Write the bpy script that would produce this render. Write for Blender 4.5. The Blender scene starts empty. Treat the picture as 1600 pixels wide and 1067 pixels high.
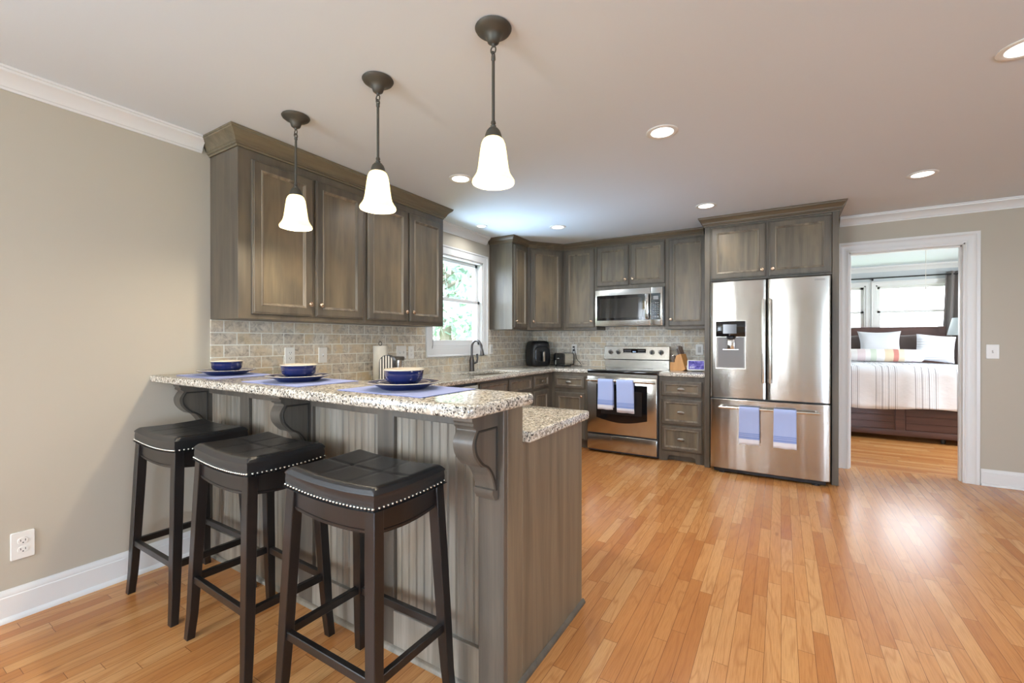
import bpy, bmesh, math, random
from mathutils import Vector, Matrix, Euler, noise
PI = math.pi
SC = bpy.context.scene
COL = SC.collection
random.seed(11)

# ------------------------------------------------------------------ camera, world, light, exposure
cam_d = bpy.data.cameras.new('camera'); cam = bpy.data.objects.new('camera', cam_d); COL.objects.link(cam)
cam.location = (2.9304, 0.0, 1.2485)
cam.rotation_euler = (PI/2 - 0.003, 0.0, 0.5501)
cam_d.sensor_width = 36.0; cam_d.lens = 684.8/1600*36; cam_d.clip_start = 0.05; cam_d.clip_end = 200
SC.camera = cam
SC.view_settings.view_transform = 'Standard'; SC.view_settings.look = 'None'
SC.view_settings.exposure = -0.33; SC.view_settings.gamma = 1.0; SC.view_settings.use_curve_mapping = False
try:
    SC.cycles.max_bounces = 10; SC.cycles.diffuse_bounces = 6; SC.cycles.glossy_bounces = 5
    SC.cycles.transparent_max_bounces = 12; SC.cycles.sample_clamp_indirect = 6.0
    SC.cycles.caustics_reflective = False; SC.cycles.caustics_refractive = False
except Exception: pass
world = bpy.data.worlds.new('sky'); SC.world = world; world.use_nodes = True
_bg = world.node_tree.nodes['Background']
_bg.inputs['Color'].default_value = (0.86, 0.93, 1.0, 1); _bg.inputs['Strength'].default_value = 9.0

DOWN_W, PEND_W = 7.5, 21.0        # watts of each recessed lamp / each pendant bulb
WHITE = (0.86, 0.92, 1.0)
BLUE = (0.50, 0.71, 1.0)           # cool tint of the added uplights, offsetting the floor's warm bounce
def area_lamp(name, loc, aim, sx, sy, watts, col=(0.64, 0.80, 1.0)):
    """area lamp outside a window, aimed inward: window light and added fill"""
    l = bpy.data.lights.new(name, 'AREA'); l.shape = 'RECTANGLE'; l.size = sx; l.size_y = sy; l.energy = watts; l.color = col
    o = bpy.data.objects.new(name, l); COL.objects.link(o); o.location = loc
    o.rotation_euler = (Vector(aim)-Vector(loc)).to_track_quat('-Z', 'Y').to_euler()
area_lamp('daylight_kitchen_window', (-1.9, 2.4, 2.5), (0.2, 3.8, 1.4), 2.4, 1.8, 300)
area_lamp('daylight_bedroom_window', (4.2, 10.2, 1.9), (4.2, 8.0, 1.4), 4.0, 2.4, 190, WHITE)
area_lamp('bedroom_side_fill', (6.85, 6.75, 1.6), (4.0, 6.9, 0.6), 1.3, 1.5, 230, WHITE)  # added fill for the dark bedroom, behind an invented side window
area_lamp('daylight_rear_door', (6.25, -3.85, 1.15), (4.6, 0, 1.1), 1.7, 2.3, 50)
area_lamp('daylight_rear_window', (1.1, -3.85, 1.45), (1.3, 0, 1.1), 1.5, 1.7, 230, (0.84, 0.92, 1.0))
area_lamp('left_fill', (-0.28, -1.6, 1.45), (3.0, -0.6, 1.4), 1.9, 1.8, 40)  # added fill from the left, kept out of the refrigerator's reflection
area_lamp('right_fill', (7.5, -1.2, 1.45), (2.0, 1.0, 1.3), 2.3, 1.8, 18)  # added fill from the right, through an invented window
area_lamp('rear_ceiling_fill', (6.25, -4.1, 0.5), (4.6, -1.4, 2.6), 1.7, 1.2, 270, BLUE)  # added uplight that brightens the ceiling from the rear door
area_lamp('rear_ceiling_fill', (1.1, -4.0, 0.8), (1.3, -1.2, 2.6), 1.5, 0.9, 90, BLUE)  # second added uplight for the ceiling, at the rear window
area_lamp('side_ceiling_fill', (-0.6, -1.6, 0.7), (2.0, -0.4, 2.6), 1.8, 0.9, 70, BLUE)  # added lamp lifting the ceiling from the left side
area_lamp('side_ceiling_fill', (7.8, -1.2, 0.7), (5.0, 0.8, 2.6), 2.1, 0.9, 130, BLUE)  # added lamp lifting the ceiling from the right side
area_lamp('side_ceiling_fill', (-1.6, 3.5, 0.3), (1.6, 3.9, 2.5), 1.8, 1.4, 400, BLUE)  # added uplight, cools and brightens the ceiling by the kitchen window
_s = bpy.data.lights.new('sun', 'SUN'); _s.energy = 8.0; _s.angle = 0.02; _s.color = (1.0, 0.97, 0.92)
_so = bpy.data.objects.new('sun', _s); COL.objects.link(_so); _so.location = (10, -6, 15)
_so.rotation_euler = Vector((-0.14, 0.08, -0.985)).to_track_quat('-Z', 'Y').to_euler()

# ------------------------------------------------------------------ colour and node helpers
def lin(r, g, b):
    f = lambda c: (c/255/12.92) if c/255 <= 0.04045 else ((c/255+0.055)/1.055)**2.4
    return (f(r), f(g), f(b), 1.0)

class NT:
    def __init__(s, name):
        s.m = bpy.data.materials.new(name); s.m.use_nodes = True; s.t = s.m.node_tree
        s.b = s.t.nodes['Principled BSDF']; s.out = s.t.nodes['Material Output']
    def n(s, typ, ins=None, **pr):
        nd = s.t.nodes.new(typ)
        for k, v in pr.items(): setattr(nd, k, v)
        for k, v in (ins or {}).items(): s.put(nd.inputs[k], v)
        return nd
    def put(s, sock, v):
        if isinstance(v, bpy.types.NodeSocket): s.t.links.new(v, sock)
        else: sock.default_value = v
    def set(s, **kw):
        for k, v in kw.items(): s.put(s.b.inputs[k.replace('_', ' ')], v)
    def math(s, op, a, b=None, c=None):
        nd = s.n('ShaderNodeMath', operation=op)
        s.put(nd.inputs[0], a)
        if b is not None: s.put(nd.inputs[1], b)
        if c is not None: s.put(nd.inputs[2], c)
        return nd.outputs[0]
    def pos(s):
        g = s.n('ShaderNodeNewGeometry'); sp = s.n('ShaderNodeSeparateXYZ', {0: g.outputs['Position']})
        return g.outputs['Position'], sp.outputs[0], sp.outputs[1], sp.outputs[2]
    def objpos(s):
        g = s.n('ShaderNodeTexCoord'); sp = s.n('ShaderNodeSeparateXYZ', {0: g.outputs['Object']})
        return g.outputs['Object'], sp.outputs[0], sp.outputs[1], sp.outputs[2]
    def xyz(s, x, y, z):
        return s.n('ShaderNodeCombineXYZ', {0: x, 1: y, 2: z}).outputs[0]
    def scale(s, v, sc):
        return s.n('ShaderNodeVectorMath', {0: v, 1: sc}, operation='MULTIPLY').outputs[0]
    def noise(s, v, scale=1.0, detail=4.0, rough=0.55, dist=0.0):
        return s.n('ShaderNodeTexNoise', {'Vector': v, 'Scale': scale, 'Detail': detail, 'Roughness': rough, 'Distortion': dist}).outputs['Fac']
    def ramp(s, f, stops, interp='LINEAR'):
        nd = s.n('ShaderNodeValToRGB', {0: f}); cr = nd.color_ramp; cr.interpolation = interp
        while len(cr.elements) < len(stops): cr.elements.new(0.5)
        for e, (p, c) in zip(cr.elements, stops): e.position = p; e.color = c
        return nd.outputs[0]
    def mix(s, f, a, b, typ='MIX'):
        nd = s.n('ShaderNodeMix', data_type='RGBA', blend_type=typ)
        s.put(nd.inputs[0], f); s.put(nd.inputs[6], a); s.put(nd.inputs[7], b)
        return nd.outputs[2]
    def bump(s, h, strength=0.3, dist=0.002):
        nd = s.n('ShaderNodeBump', {'Height': h, 'Strength': strength, 'Distance': dist})
        s.put(s.b.inputs['Normal'], nd.outputs[0])

def plain(name, col, rough=0.5, metal=0.0, spec=0.5, coat=0.0, emis=None, es=0.0):
    k = NT(name); k.set(Base_Color=col, Roughness=rough, Metallic=metal, Coat_Weight=coat)
    k.b.inputs['Specular IOR Level'].default_value = spec
    if emis: k.set(Emission_Color=emis, Emission_Strength=es)
    return k.m

def paint(name, col, rough=0.6, b=0.05):
    k = NT(name); p, x, y, z = k.pos()
    n = k.noise(p, 260, 2); n2 = k.noise(p, 1.3, 2)
    k.set(Base_Color=k.mix(k.math('MULTIPLY', n2, 0.10), col, (col[0]*0.86, col[1]*0.86, col[2]*0.85, 1)), Roughness=rough)
    k.bump(n, b, 0.001); return k.m

def wood(name, stops, grain='z', blotch=None, rough=0.42, fine=0.35, coat=0.0):
    k = NT(name); p, x, y, z = k.pos()
    sc = {'z': (16, 16, 1.1), 'y': (16, 1.1, 16), 'x': (1.1, 16, 16)}[grain]
    fs = {'z': (210, 210, 7), 'y': (210, 7, 210), 'x': (7, 210, 210)}[grain]
    oi = k.n('ShaderNodeObjectInfo').outputs['Random']
    pv = k.n('ShaderNodeVectorMath', {0: p, 1: k.xyz(k.math('MULTIPLY', oi, 9.0), k.math('MULTIPLY', oi, 5.0), k.math('MULTIPLY', oi, 7.0))}, operation='ADD').outputs[0]
    a = k.noise(k.scale(pv, sc), 1.0, 5, 0.6, 0.6)
    f = k.noise(k.scale(pv, fs), 1.0, 3, 0.6)
    v = k.math('ADD', k.math('MULTIPLY', a, 1 - fine*0.5), k.math('MULTIPLY', f, fine*0.5))
    c = k.ramp(v, stops)
    if blotch:
        bl = k.noise(k.scale(pv, (4.5, 4.5, 1.5)), 1.0, 3, 0.6, 0.3)
        c = k.mix(k.ramp(bl, [(0.42, (0, 0, 0, 1)), (0.66, (1, 1, 1, 1))]), c, k.mix(0.6, c, blotch))
    k.set(Base_Color=c, Roughness=rough, Coat_Weight=coat)
    k.bump(f, 0.12, 0.001); return k.m

M = {}
M['wall'] = paint('greige_wall_paint', lin(188, 180, 164))
M['ceiling'] = paint('ceiling_paint', lin(222, 230, 237), 0.75)
M['trim'] = paint('white_trim_paint', lin(228, 228, 226), 0.35, 0.02)
M['bedwall'] = paint('bedroom_wall_paint', lin(196, 202, 206))
M['cab'] = wood('weathered_grey_brown_wood', [(0.25, lin(65, 59, 52)), (0.5, lin(88, 81, 71)), (0.75, lin(107, 98, 84))], blotch=lin(112, 100, 82))
M['cabx'] = wood('weathered_grey_brown_wood_horizontal', [(0.25, lin(69, 63, 55)), (0.5, lin(89, 82, 71)), (0.75, lin(107, 98, 84))], 'x')
M['caby'] = wood('weathered_grey_brown_wood_lengthwise', [(0.25, lin(69, 63, 55)), (0.5, lin(89, 82, 71)), (0.75, lin(107, 98, 84))], 'y')
M['panel'] = wood('brown_door_panel_wood', [(0.25, lin(76, 69, 59)), (0.5, lin(104, 95, 80)), (0.78, lin(132, 120, 98))], blotch=lin(136, 118, 92), rough=0.36)
M['bead'] = wood('rubbed_bead_wood', [(0.3, lin(80, 72, 61)), (0.5, lin(116, 105, 90)), (0.75, lin(158, 144, 122))], rough=0.38)
M['crown'] = wood('warm_brown_crown_wood', [(0.25, lin(76, 66, 52)), (0.5, lin(100, 87, 69)), (0.75, lin(120, 104, 82))], 'x')
M['crowny'] = wood('olive_brown_crown_wood', [(0.25, lin(86, 78, 63)), (0.5, lin(112, 102, 82)), (0.75, lin(130, 119, 97))], 'y')
M['endpanel'] = wood('brown_end_panel_wood', [(0.25, lin(92, 80, 65)), (0.5, lin(118, 104, 85)), (0.75, lin(136, 121, 99))], rough=0.4, fine=0.2)
M['beadboard'] = wood('distressed_beadboard_wood', [(0.25, lin(97, 93, 85)), (0.5, lin(137, 130, 119)), (0.78, lin(174, 165, 151))], blotch=lin(121, 102, 77), rough=0.36)
M['groove'] = plain('dark_groove', lin(45, 40, 34), 0.6)
M['corbel'] = wood('dark_corbel_wood', [(0.25, lin(66, 61, 54)), (0.5, lin(91, 84, 75)), (0.8, lin(112, 102, 90))], rough=0.36)
M['stool'] = wood('espresso_stool_wood', [(0.3, lin(23, 20, 19)), (0.7, lin(37, 32, 30))], rough=0.28)
M['knob'] = plain('antique_copper_knob', lin(196, 168, 142), 0.26, 0.9)
M['pull'] = plain('pewter_pull', lin(140, 134, 126), 0.32, 0.9)
M['bronze'] = plain('dark_bronze', lin(78, 74, 66), 0.5, 0.4)
M['gunmetal'] = plain('gunmetal_faucet', lin(96, 93, 92), 0.3, 0.85)
M['chrome'] = plain('polished_nickel', lin(215, 213, 208), 0.15, 1.0)
M['nail'] = plain('silver_nailhead', lin(220, 216, 205), 0.25, 1.0)
M['blackplastic'] = plain('black_plastic', lin(28, 28, 30), 0.35)
M['blackgloss'] = plain('black_gloss', lin(18, 18, 20), 0.06, coat=0.5)
M['darkgap'] = plain('dark_gap', lin(20, 20, 20), 0.7)
M['greygloss'] = plain('satin_black_plastic', lin(24, 24, 26), 0.22)
M['white'] = plain('white_plastic', lin(232, 230, 224), 0.35)
M['whitegrey'] = plain('ivory_switch', lin(200, 198, 192), 0.4)
M['slot'] = plain('outlet_slot', lin(50, 48, 46), 0.6)
M['steelin'] = plain('sink_steel', lin(175, 178, 185), 0.3, 0.95)
M['grey'] = plain('grey_plastic', lin(120, 118, 116), 0.4)
M['greydark'] = plain('charcoal_plastic', lin(70, 70, 72), 0.3)

def steel(name, col, rough=0.2, wob=0.25, axis='x'):
    k = NT(name); p, x, y, z = k.pos()
    h = k.noise(k.scale(p, (3.6, 3.6, 0.22)), 1.0, 2, 0.5)
    br = k.noise(k.scale(p, (6, 6, 500) if axis == 'x' else (500, 500, 6)), 1.0, 2)
    k.set(Base_Color=col, Metallic=1.0, Roughness=k.math('ADD', k.math('MULTIPLY', br, 0.10), rough - 0.05))
    k.bump(h, wob, 0.05); return k.m
M['steel'] = steel('brushed_stainless', lin(190, 185, 177), 0.2, 0.30)
M['steelflat'] = steel('flat_stainless', lin(212, 208, 199), 0.24, 0.06)

def granite():
    k = NT('speckled_granite'); p, x, y, z = k.pos()
    d = k.n('ShaderNodeVectorMath', {0: p, 1: k.scale(k.n('ShaderNodeTexNoise', {'Vector': p, 'Scale': 60.0}).outputs['Color'], (0.012, 0.012, 0.012))}, operation='ADD').outputs[0]
    v1 = k.n('ShaderNodeTexVoronoi', {'Vector': d, 'Scale': 210.0}).outputs['Color']
    v2 = k.n('ShaderNodeTexVoronoi', {'Vector': d, 'Scale': 130.0}).outputs['Color']
    r1 = k.n('ShaderNodeSeparateColor', {0: v1}).outputs[0]; r2 = k.n('ShaderNodeSeparateColor', {0: v2}).outputs[1]
    big = k.noise(p, 14, 3)
    base = k.ramp(r2, [(0.0, lin(164, 156, 144)), (0.28, lin(196, 187, 170)), (0.55, lin(214, 206, 190)), (0.8, lin(226, 221, 210))], 'CONSTANT')
    dark = k.ramp(k.math('ADD', r1, k.math('MULTIPLY', k.math('SUBTRACT', big, 0.5), 0.35)), [(0.0, (1, 1, 1, 1)), (0.13, (0.5, 0.5, 0.5, 1)), (0.24, (0, 0, 0, 1))], 'CONSTANT')
    k.set(Base_Color=k.mix(dark, base, lin(62, 58, 54)), Roughness=0.12)
    return k.m
M['granite'] = granite()

def tile(name, ax):
    k = NT(name); p, x, y, z = k.pos()
    h = y if ax == 'y' else x
    v = k.xyz(h, k.math('SUBTRACT', z, 0.914), 0.0)
    n1 = k.noise(p, 26, 6, 0.7, 0.8); n2 = k.noise(p, 7, 4, 0.6)
    A = k.ramp(n1, [(0.30, lin(123, 119, 112)), (0.46, lin(190, 179, 163)), (0.62, lin(218, 207, 188))])
    B = k.ramp(n1, [(0.34, lin(165, 158, 148)), (0.5, lin(206, 199, 184)), (0.66, lin(230, 223, 209))])
    B2 = k.mix(k.ramp(n2, [(0.42, (0, 0, 0, 1)), (0.60, (1, 1, 1, 1))]), B, lin(211, 190, 154))
    bt = k.n('ShaderNodeTexBrick', {'Vector': v, 'Color1': A, 'Color2': B2, 'Mortar': lin(236, 235, 225), 'Scale': 1.0, 'Mortar Size': 0.0032,
             'Mortar Smooth': 0.15, 'Bias': 0.0, 'Brick Width': 0.1524, 'Row Height': 0.0762}, offset=0.5)
    k.set(Base_Color=bt.outputs['Color'], Roughness=0.45)
    hgt = k.math('SUBTRACT', k.math('MULTIPLY', n1, 0.25), k.math('MULTIPLY', bt.outputs['Fac'], 1.0))
    k.bump(hgt, 0.5, 0.003); return k.m
M['tile_y'] = tile('travertine_brick_tile_side', 'y'); M['tile_x'] = tile('travertine_brick_tile_back', 'x')

def oak(name, along):
    k = NT(name); p, x, y, z = k.pos()
    a, b = (x, y) if along == 'y' else (y, x)       # a across the boards, b along them
    W = 0.0575
    ar = k.math('DIVIDE', a, W); row = k.math('FLOOR', ar); fa = k.math('FRACT', ar)
    w1 = k.n('ShaderNodeTexWhiteNoise', {'W': row}, noise_dimensions='1D').outputs['Value']
    w2 = k.n('ShaderNodeTexWhiteNoise', {'W': k.math('ADD', row, 37.3)}, noise_dimensions='1D').outputs['Value']
    L = k.math('MULTIPLY_ADD', w2, 0.55, 0.38)
    bl = k.math('DIVIDE', k.math('MULTIPLY_ADD', w1, 5.0, k.math('ADD', b, 20.0)), L)
    idx = k.math('FLOOR', bl); fb = k.math('FRACT', bl)
    rnd = k.n('ShaderNodeTexWhiteNoise', {'Vector': k.xyz(row, idx, 0.0)}, noise_dimensions='2D').outputs['Value']
    rn2 = k.n('ShaderNodeTexWhiteNoise', {'Vector': k.xyz(row, idx, 5.0)}, noise_dimensions='3D').outputs['Value']
    g = k.noise(k.xyz(k.math('MULTIPLY_ADD', rnd, 31.0, k.math('MULTIPLY', a, 9.0)), k.math('MULTIPLY_ADD', rn2, 17.0, k.math('MULTIPLY', b, 1.1)), k.math('MULTIPLY', rnd, 50.0)), 1.0, 2, 0.5, 0.6)
    ring = k.math('PINGPONG', k.math('MULTIPLY', g, 14.0), 1.0)
    fine = k.noise(k.xyz(k.math('MULTIPLY', a, 320.0), k.math('MULTIPLY', b, 9.0), rnd), 1.0, 3, 0.6)
    col = k.ramp(rnd, [(0.0, lin(184, 119, 64)), (0.2, lin(194, 130, 73)), (0.5, lin(202, 141, 83)), (0.8, lin(209, 150, 92)), (1.0, lin(216, 164, 107))])
    col = k.mix(k.math('MULTIPLY', k.ramp(ring, [(0.0, (1, 1, 1, 1)), (0.35, (0, 0, 0, 1))]), 0.42), col, lin(166, 104, 56))
    col = k.mix(k.math('MULTIPLY', k.ramp(fine, [(0.35, (1, 1, 1, 1)), (0.55, (0, 0, 0, 1))]), 0.32), col, lin(150, 92, 48))
    knot = k.n('ShaderNodeTexVoronoi', {'Vector': k.xyz(k.math('MULTIPLY', a, 5.0), k.math('MULTIPLY', b, 1.6), 0.0), 'Scale': 1.0}).outputs['Distance']
    col = k.mix(k.math('MULTIPLY', k.ramp(knot, [(0.02, (1, 1, 1, 1)), (0.075, (0, 0, 0, 1))]), 0.55), col, lin(110, 62, 34))
    s1 = k.math('LESS_THAN', fa, 0.030); s2 = k.math('LESS_THAN', k.math('MULTIPLY', fb, L), 0.0018)
    seam = k.math('MAXIMUM', s1, s2)
    col = k.mix(k.math('MULTIPLY', seam, 0.80), col, lin(92, 54, 30))
    k.set(Base_Color=col, Roughness=k.math('MULTIPLY_ADD', fine, 0.10, 0.19))
    k.b.inputs['Specular IOR Level'].default_value = 0.55
    k.bump(k.math('SUBTRACT', k.math('MULTIPLY', k.noise(p, 5, 2), 0.6), seam), 0.10, 0.002); return k.m
M['oak_y'] = oak('oak_strip_floor', 'y'); M['oak_x'] = oak('oak_strip_floor_bedroom', 'x')

def leather():
    k = NT('black_leather'); p, x, y, z = k.objpos()
    n = k.n('ShaderNodeTexVoronoi', {'Vector': p, 'Scale': 420.0}).outputs['Distance']
    k.set(Base_Color=lin(40, 40, 41), Roughness=0.27); k.bump(n, 0.12, 0.001); return k.m
M['leather'] = leather()

def glaze(name, col, rim):
    k = NT(name); p, x, y, z = k.pos()
    n = k.noise(p, 30, 3)
    k.set(Base_Color=k.mix(k.math('MULTIPLY', n, 0.4), col, rim), Roughness=0.08, Coat_Weight=0.6, Coat_Roughness=0.03); return k.m
M['blue'] = glaze('cobalt_glaze', lin(26, 36, 88), lin(36, 46, 80))
M['bluein'] = glaze('slate_glaze', lin(70, 76, 104), lin(58, 66, 108))
M['cream'] = glaze('cream_glaze', lin(226, 214, 192), lin(196, 178, 150))

def fabric(name, col, col2=None, sc=900, rough=0.85):
    k = NT(name); p, x, y, z = k.pos()
    n = k.noise(p, sc, 2); w = k.noise(p, 14, 3)
    k.set(Base_Color=k.mix(n, col, col2 or (col[0]*0.78, col[1]*0.78, col[2]*0.8, 1)), Roughness=rough, Sheen_Weight=0.25)
    k.bump(k.math('ADD', n, k.math('MULTIPLY', w, 2.0)), 0.25, 0.002); return k.m
M['placemat'] = fabric('periwinkle_placemat', lin(136, 148, 200), lin(112, 124, 182))
M['whitefab'] = fabric('white_linen', lin(232, 233, 238))
M['brownfab'] = fabric('brown_velvet', lin(92, 78, 74))
M['curtain'] = fabric('taupe_curtain', lin(136, 128, 124))
M['shade'] = fabric('white_lampshade', lin(214, 222, 222))
M['darkwood'] = wood('dark_cherry_bed', [(0.3, lin(66, 46, 44)), (0.7, lin(98, 70, 64))], 'x', rough=0.3)
M['blockwood'] = wood('maple_block', [(0.3, lin(186, 128, 70)), (0.7, lin(214, 158, 96))], rough=0.4)
M['handlewood'] = wood('walnut_handle', [(0.3, lin(74, 60, 50)), (0.7, lin(112, 94, 80))], rough=0.4)
M['paper'] = fabric('paper_roll', lin(226, 220, 204), sc=300)

def towel_mat():
    k = NT('blue_striped_towel'); tc = k.n('ShaderNodeTexCoord')
    z = k.n('ShaderNodeSeparateXYZ', {0: tc.outputs['Generated']}).outputs[2]
    w, bl, db = lin(234, 232, 234), lin(168, 182, 222), lin(130, 150, 204)
    c = k.ramp(z, [(0.0, w), (0.15, bl), (0.17, db), (0.225, bl), (0.24, db), (0.27, bl), (0.285, db), (0.32, bl)], 'CONSTANT')
    p, x, y, zz = k.pos(); n = k.noise(p, 500, 2)
    k.set(Base_Color=k.mix(k.math('MULTIPLY', n, 0.25), c, (0.32, 0.37, 0.55, 1)), Roughness=0.9, Sheen_Weight=0.2)
    k.bump(n, 0.3, 0.002); return k.m
M['towel'] = towel_mat()

def duvet_mat(name, cx, per, axis='x', col=lin(90, 84, 92)):
    k = NT(name); p, x, y, z = k.pos()
    c = {'x': x, 'y': y, 'z': z}[axis]
    f = k.math('FRACT', k.math('DIVIDE', k.math('SUBTRACT', c, cx), per))
    inn = k.math('LESS_THAN', f, 0.60)
    fl = k.math('FRACT', k.math('MULTIPLY', f, 20.0))
    ln = k.math('LESS_THAN', fl, 0.22)
    th = k.math('LESS_THAN', k.math('FRACT', k.math('MULTIPLY', f, 6.0)), 0.10)
    amt = k.math('MULTIPLY', inn, k.math('MAXIMUM', k.math('MULTIPLY', ln, 0.38), k.math('MULTIPLY', th, 0.8)))
    n = k.noise(p, 9, 4)
    k.set(Base_Color=k.mix(amt, lin(236, 237, 242), col), Roughness=0.9); k.bump(n, 0.35, 0.02); return k.m
M['duvet'] = duvet_mat('striped_duvet', 3.947, 0.368)
M['sham'] = duvet_mat('striped_sham', 0.93, 0.22, 'z')

def bolster_mat():
    k = NT('striped_bolster'); p, x, y, z = k.pos()
    f = k.math('DIVIDE', k.math('SUBTRACT', x, 3.70), 0.95)
    W = lin(232, 228, 226)
    c = k.ramp(f, [(0.0, lin(232, 214, 190)), (0.10, lin(206, 152, 134)), (0.125, W), (0.20, lin(222, 206, 208)), (0.30, W), (0.36, lin(208, 216, 200)), (0.43, W),
                   (0.53, lin(222, 204, 176)), (0.63, lin(208, 138, 126)), (0.69, lin(228, 214, 190)), (0.76, W), (0.84, lin(222, 212, 216)), (0.9, W)], 'CONSTANT')
    k.set(Base_Color=c, Roughness=0.9); k.bump(k.noise(p, 300, 2), 0.3, 0.003); return k.m
M['bolster'] = bolster_mat()

def stripes_bw():
    k = NT('black_white_stripes'); p, x, y, z = k.objpos()
    f = k.math('FRACT', k.math('MULTIPLY_ADD', k.math('ADD', y, x), 34.0, 0.3))
    k.set(Base_Color=k.mix(k.math('LESS_THAN', f, 0.5), lin(225, 220, 208), lin(48, 44, 40)), Roughness=0.6); return k.m
M['bw'] = stripes_bw()

def glass(name, tint=(1, 1, 1, 1), refl=0.06):
    k = NT(name); t = k.n('ShaderNodeBsdfTransparent', {'Color': tint}); g = k.n('ShaderNodeBsdfGlossy', {'Roughness': 0.02})
    fc = k.n('ShaderNodeLayerWeight', {'Blend': 0.5}).outputs['Facing']
    mx = k.n('ShaderNodeMixShader', {0: k.math('MULTIPLY_ADD', k.math('POWER', fc, 4.0), 0.6, 0.04), 1: t.outputs[0], 2: g.outputs[0]})
    k.t.links.new(mx.outputs[0], k.out.inputs['Surface']); return k.m
M['glass'] = glass('window_glass'); M['clearglass'] = glass('clear_glass', (0.93, 0.95, 0.94, 1))

def lamp_glass():
    k = NT('alabaster_lamp_glass')
    tr = k.n('ShaderNodeBsdfTranslucent', {'Color': lin(250, 240, 205)}); df = k.n('ShaderNodeBsdfDiffuse', {'Color': lin(245, 238, 210)})
    gl = k.n('ShaderNodeBsdfGlossy', {'Roughness': 0.25}); em = k.n('ShaderNodeEmission', {'Color': lin(255, 244, 205), 'Strength': 0.75})
    a = k.n('ShaderNodeMixShader', {0: 0.35, 1: tr.outputs[0], 2: df.outputs[0]})
    b = k.n('ShaderNodeMixShader', {0: 0.05, 1: a.outputs[0], 2: gl.outputs[0]})
    ad = k.n('ShaderNodeAddShader', {0: b.outputs[0], 1: em.outputs[0]})
    k.t.links.new(ad.outputs[0], k.out.inputs['Surface']); return k.m
M['lampglass'] = lamp_glass()
def emit(name, col, s):
    k = NT(name); e = k.n('ShaderNodeEmission', {'Color': col, 'Strength': s}); k.t.links.new(e.outputs[0], k.out.inputs['Surface']); return k.m
M['bulb'] = emit('lit_bulb', lin(255, 236, 200), 12.0)
M['lens'] = emit('lit_downlight_lens', lin(255, 250, 240), 6.0)
M['led'] = emit('lit_clock_digits', lin(190, 220, 255), 2.0)
M['panelmark'] = plain('pale_panel_marking', lin(150, 150, 150), 0.5)
M['logo'] = plain('grey_lettering', lin(120, 118, 114), 0.35, 0.6)

def screen_mat():
    k = NT('lit_display_screen'); p, x, y, z = k.objpos()
    n = k.noise(k.scale(p, (14, 14, 30)), 1.0, 4, 0.6, 0.5)
    c = k.ramp(n, [(0.35, lin(70, 70, 140)), (0.5, lin(128, 120, 206)), (0.62, lin(178, 172, 238))])
    e = k.n('ShaderNodeEmission', {'Color': c, 'Strength': 1.0}); k.t.links.new(e.outputs[0], k.out.inputs['Surface']); return k.m
M['screen'] = screen_mat()
def leaf_mat(name, a, b):
    k = NT(name); p, x, y, z = k.pos(); n = k.noise(p, 3.0, 3)
    k.set(Base_Color=k.mix(n, a, b), Roughness=0.6); return k.m
M['leaf'] = leaf_mat('glare_paled_leaves', lin(160, 190, 176), lin(208, 226, 216))  # leaf green paled toward white, imitating outdoor glare in the colour
M['bark'] = plain('bark', lin(150, 140, 130), 0.9)
M['lawn'] = leaf_mat('lawn', lin(104, 130, 80), lin(130, 150, 100))

# ------------------------------------------------------------------ mesh helpers
def new(): return bmesh.new()
def box(bm, lo, hi, bev=0.0, seg=1, X=None):
    lo, hi = Vector(lo), Vector(hi); before = set(bm.verts)
    r = bmesh.ops.create_cube(bm, size=1.0); vs = r['verts']
    for v in vs: v.co = Vector([lo[i] + (v.co[i]+0.5)*(hi[i]-lo[i]) for i in range(3)])
    if bev > 0:
        bmesh.ops.bevel(bm, geom=list({e for v in vs for e in v.link_edges}), offset=bev, segments=seg, profile=0.5, affect='EDGES')
    if X is not None:
        for v in bm.verts:
            if v not in before: v.co = X @ v.co
    return bm
def loops(bm, rings, cap0=True, cap1=True, close=True):
    vv = [[bm.verts.new(p) for p in r] for r in rings]
    n = len(vv[0])
    for a, b in zip(vv, vv[1:]):
        for i in range(n if close else n-1):
            j = (i+1) % n
            try: bm.faces.new((a[i], a[j], b[j], b[i]))
            except ValueError: pass
    if cap0: bm.faces.new(list(reversed(vv[0])))
    if cap1: bm.faces.new(vv[-1])
    return vv
def lathe(bm, prof, X=None, seg=32, cap0=False, cap1=False):
    rings = []
    for r, z in prof:
        rings.append([Vector((max(r, 1e-5)*math.cos(2*PI*i/seg), max(r, 1e-5)*math.sin(2*PI*i/seg), z)) for i in range(seg)])
    if X is not None: rings = [[X @ p for p in r] for r in rings]
    loops(bm, rings, cap0, cap1); return bm
def tube(bm, pts, r, seg=10, caps=True):
    pts = [Vector(p) for p in pts]; rings = []
    rr = r if isinstance(r, (list, tuple)) else [r]*len(pts)
    t0 = (pts[1]-pts[0]).normalized(); up = Vector((0, 0, 1)) if abs(t0.z) < 0.9 else Vector((1, 0, 0))
    n = t0.cross(up).normalized()
    for i, p in enumerate(pts):
        t = (pts[min(i+1, len(pts)-1)] - pts[max(i-1, 0)]).normalized()
        n = (n - t*n.dot(t)).normalized(); b = t.cross(n)
        rings.append([p + (n*math.cos(2*PI*k/seg) + b*math.sin(2*PI*k/seg))*rr[i] for k in range(seg)])
    loops(bm, rings, caps, caps); return bm
def prism(bm, poly, f, a, b):
    """poly 2D outline; f(p,q,t) -> 3D; from t=a to t=b"""
    loops(bm, [[Vector(f(p, q, a)) for p, q in poly], [Vector(f(p, q, b)) for p, q in poly]]); return bm
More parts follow.
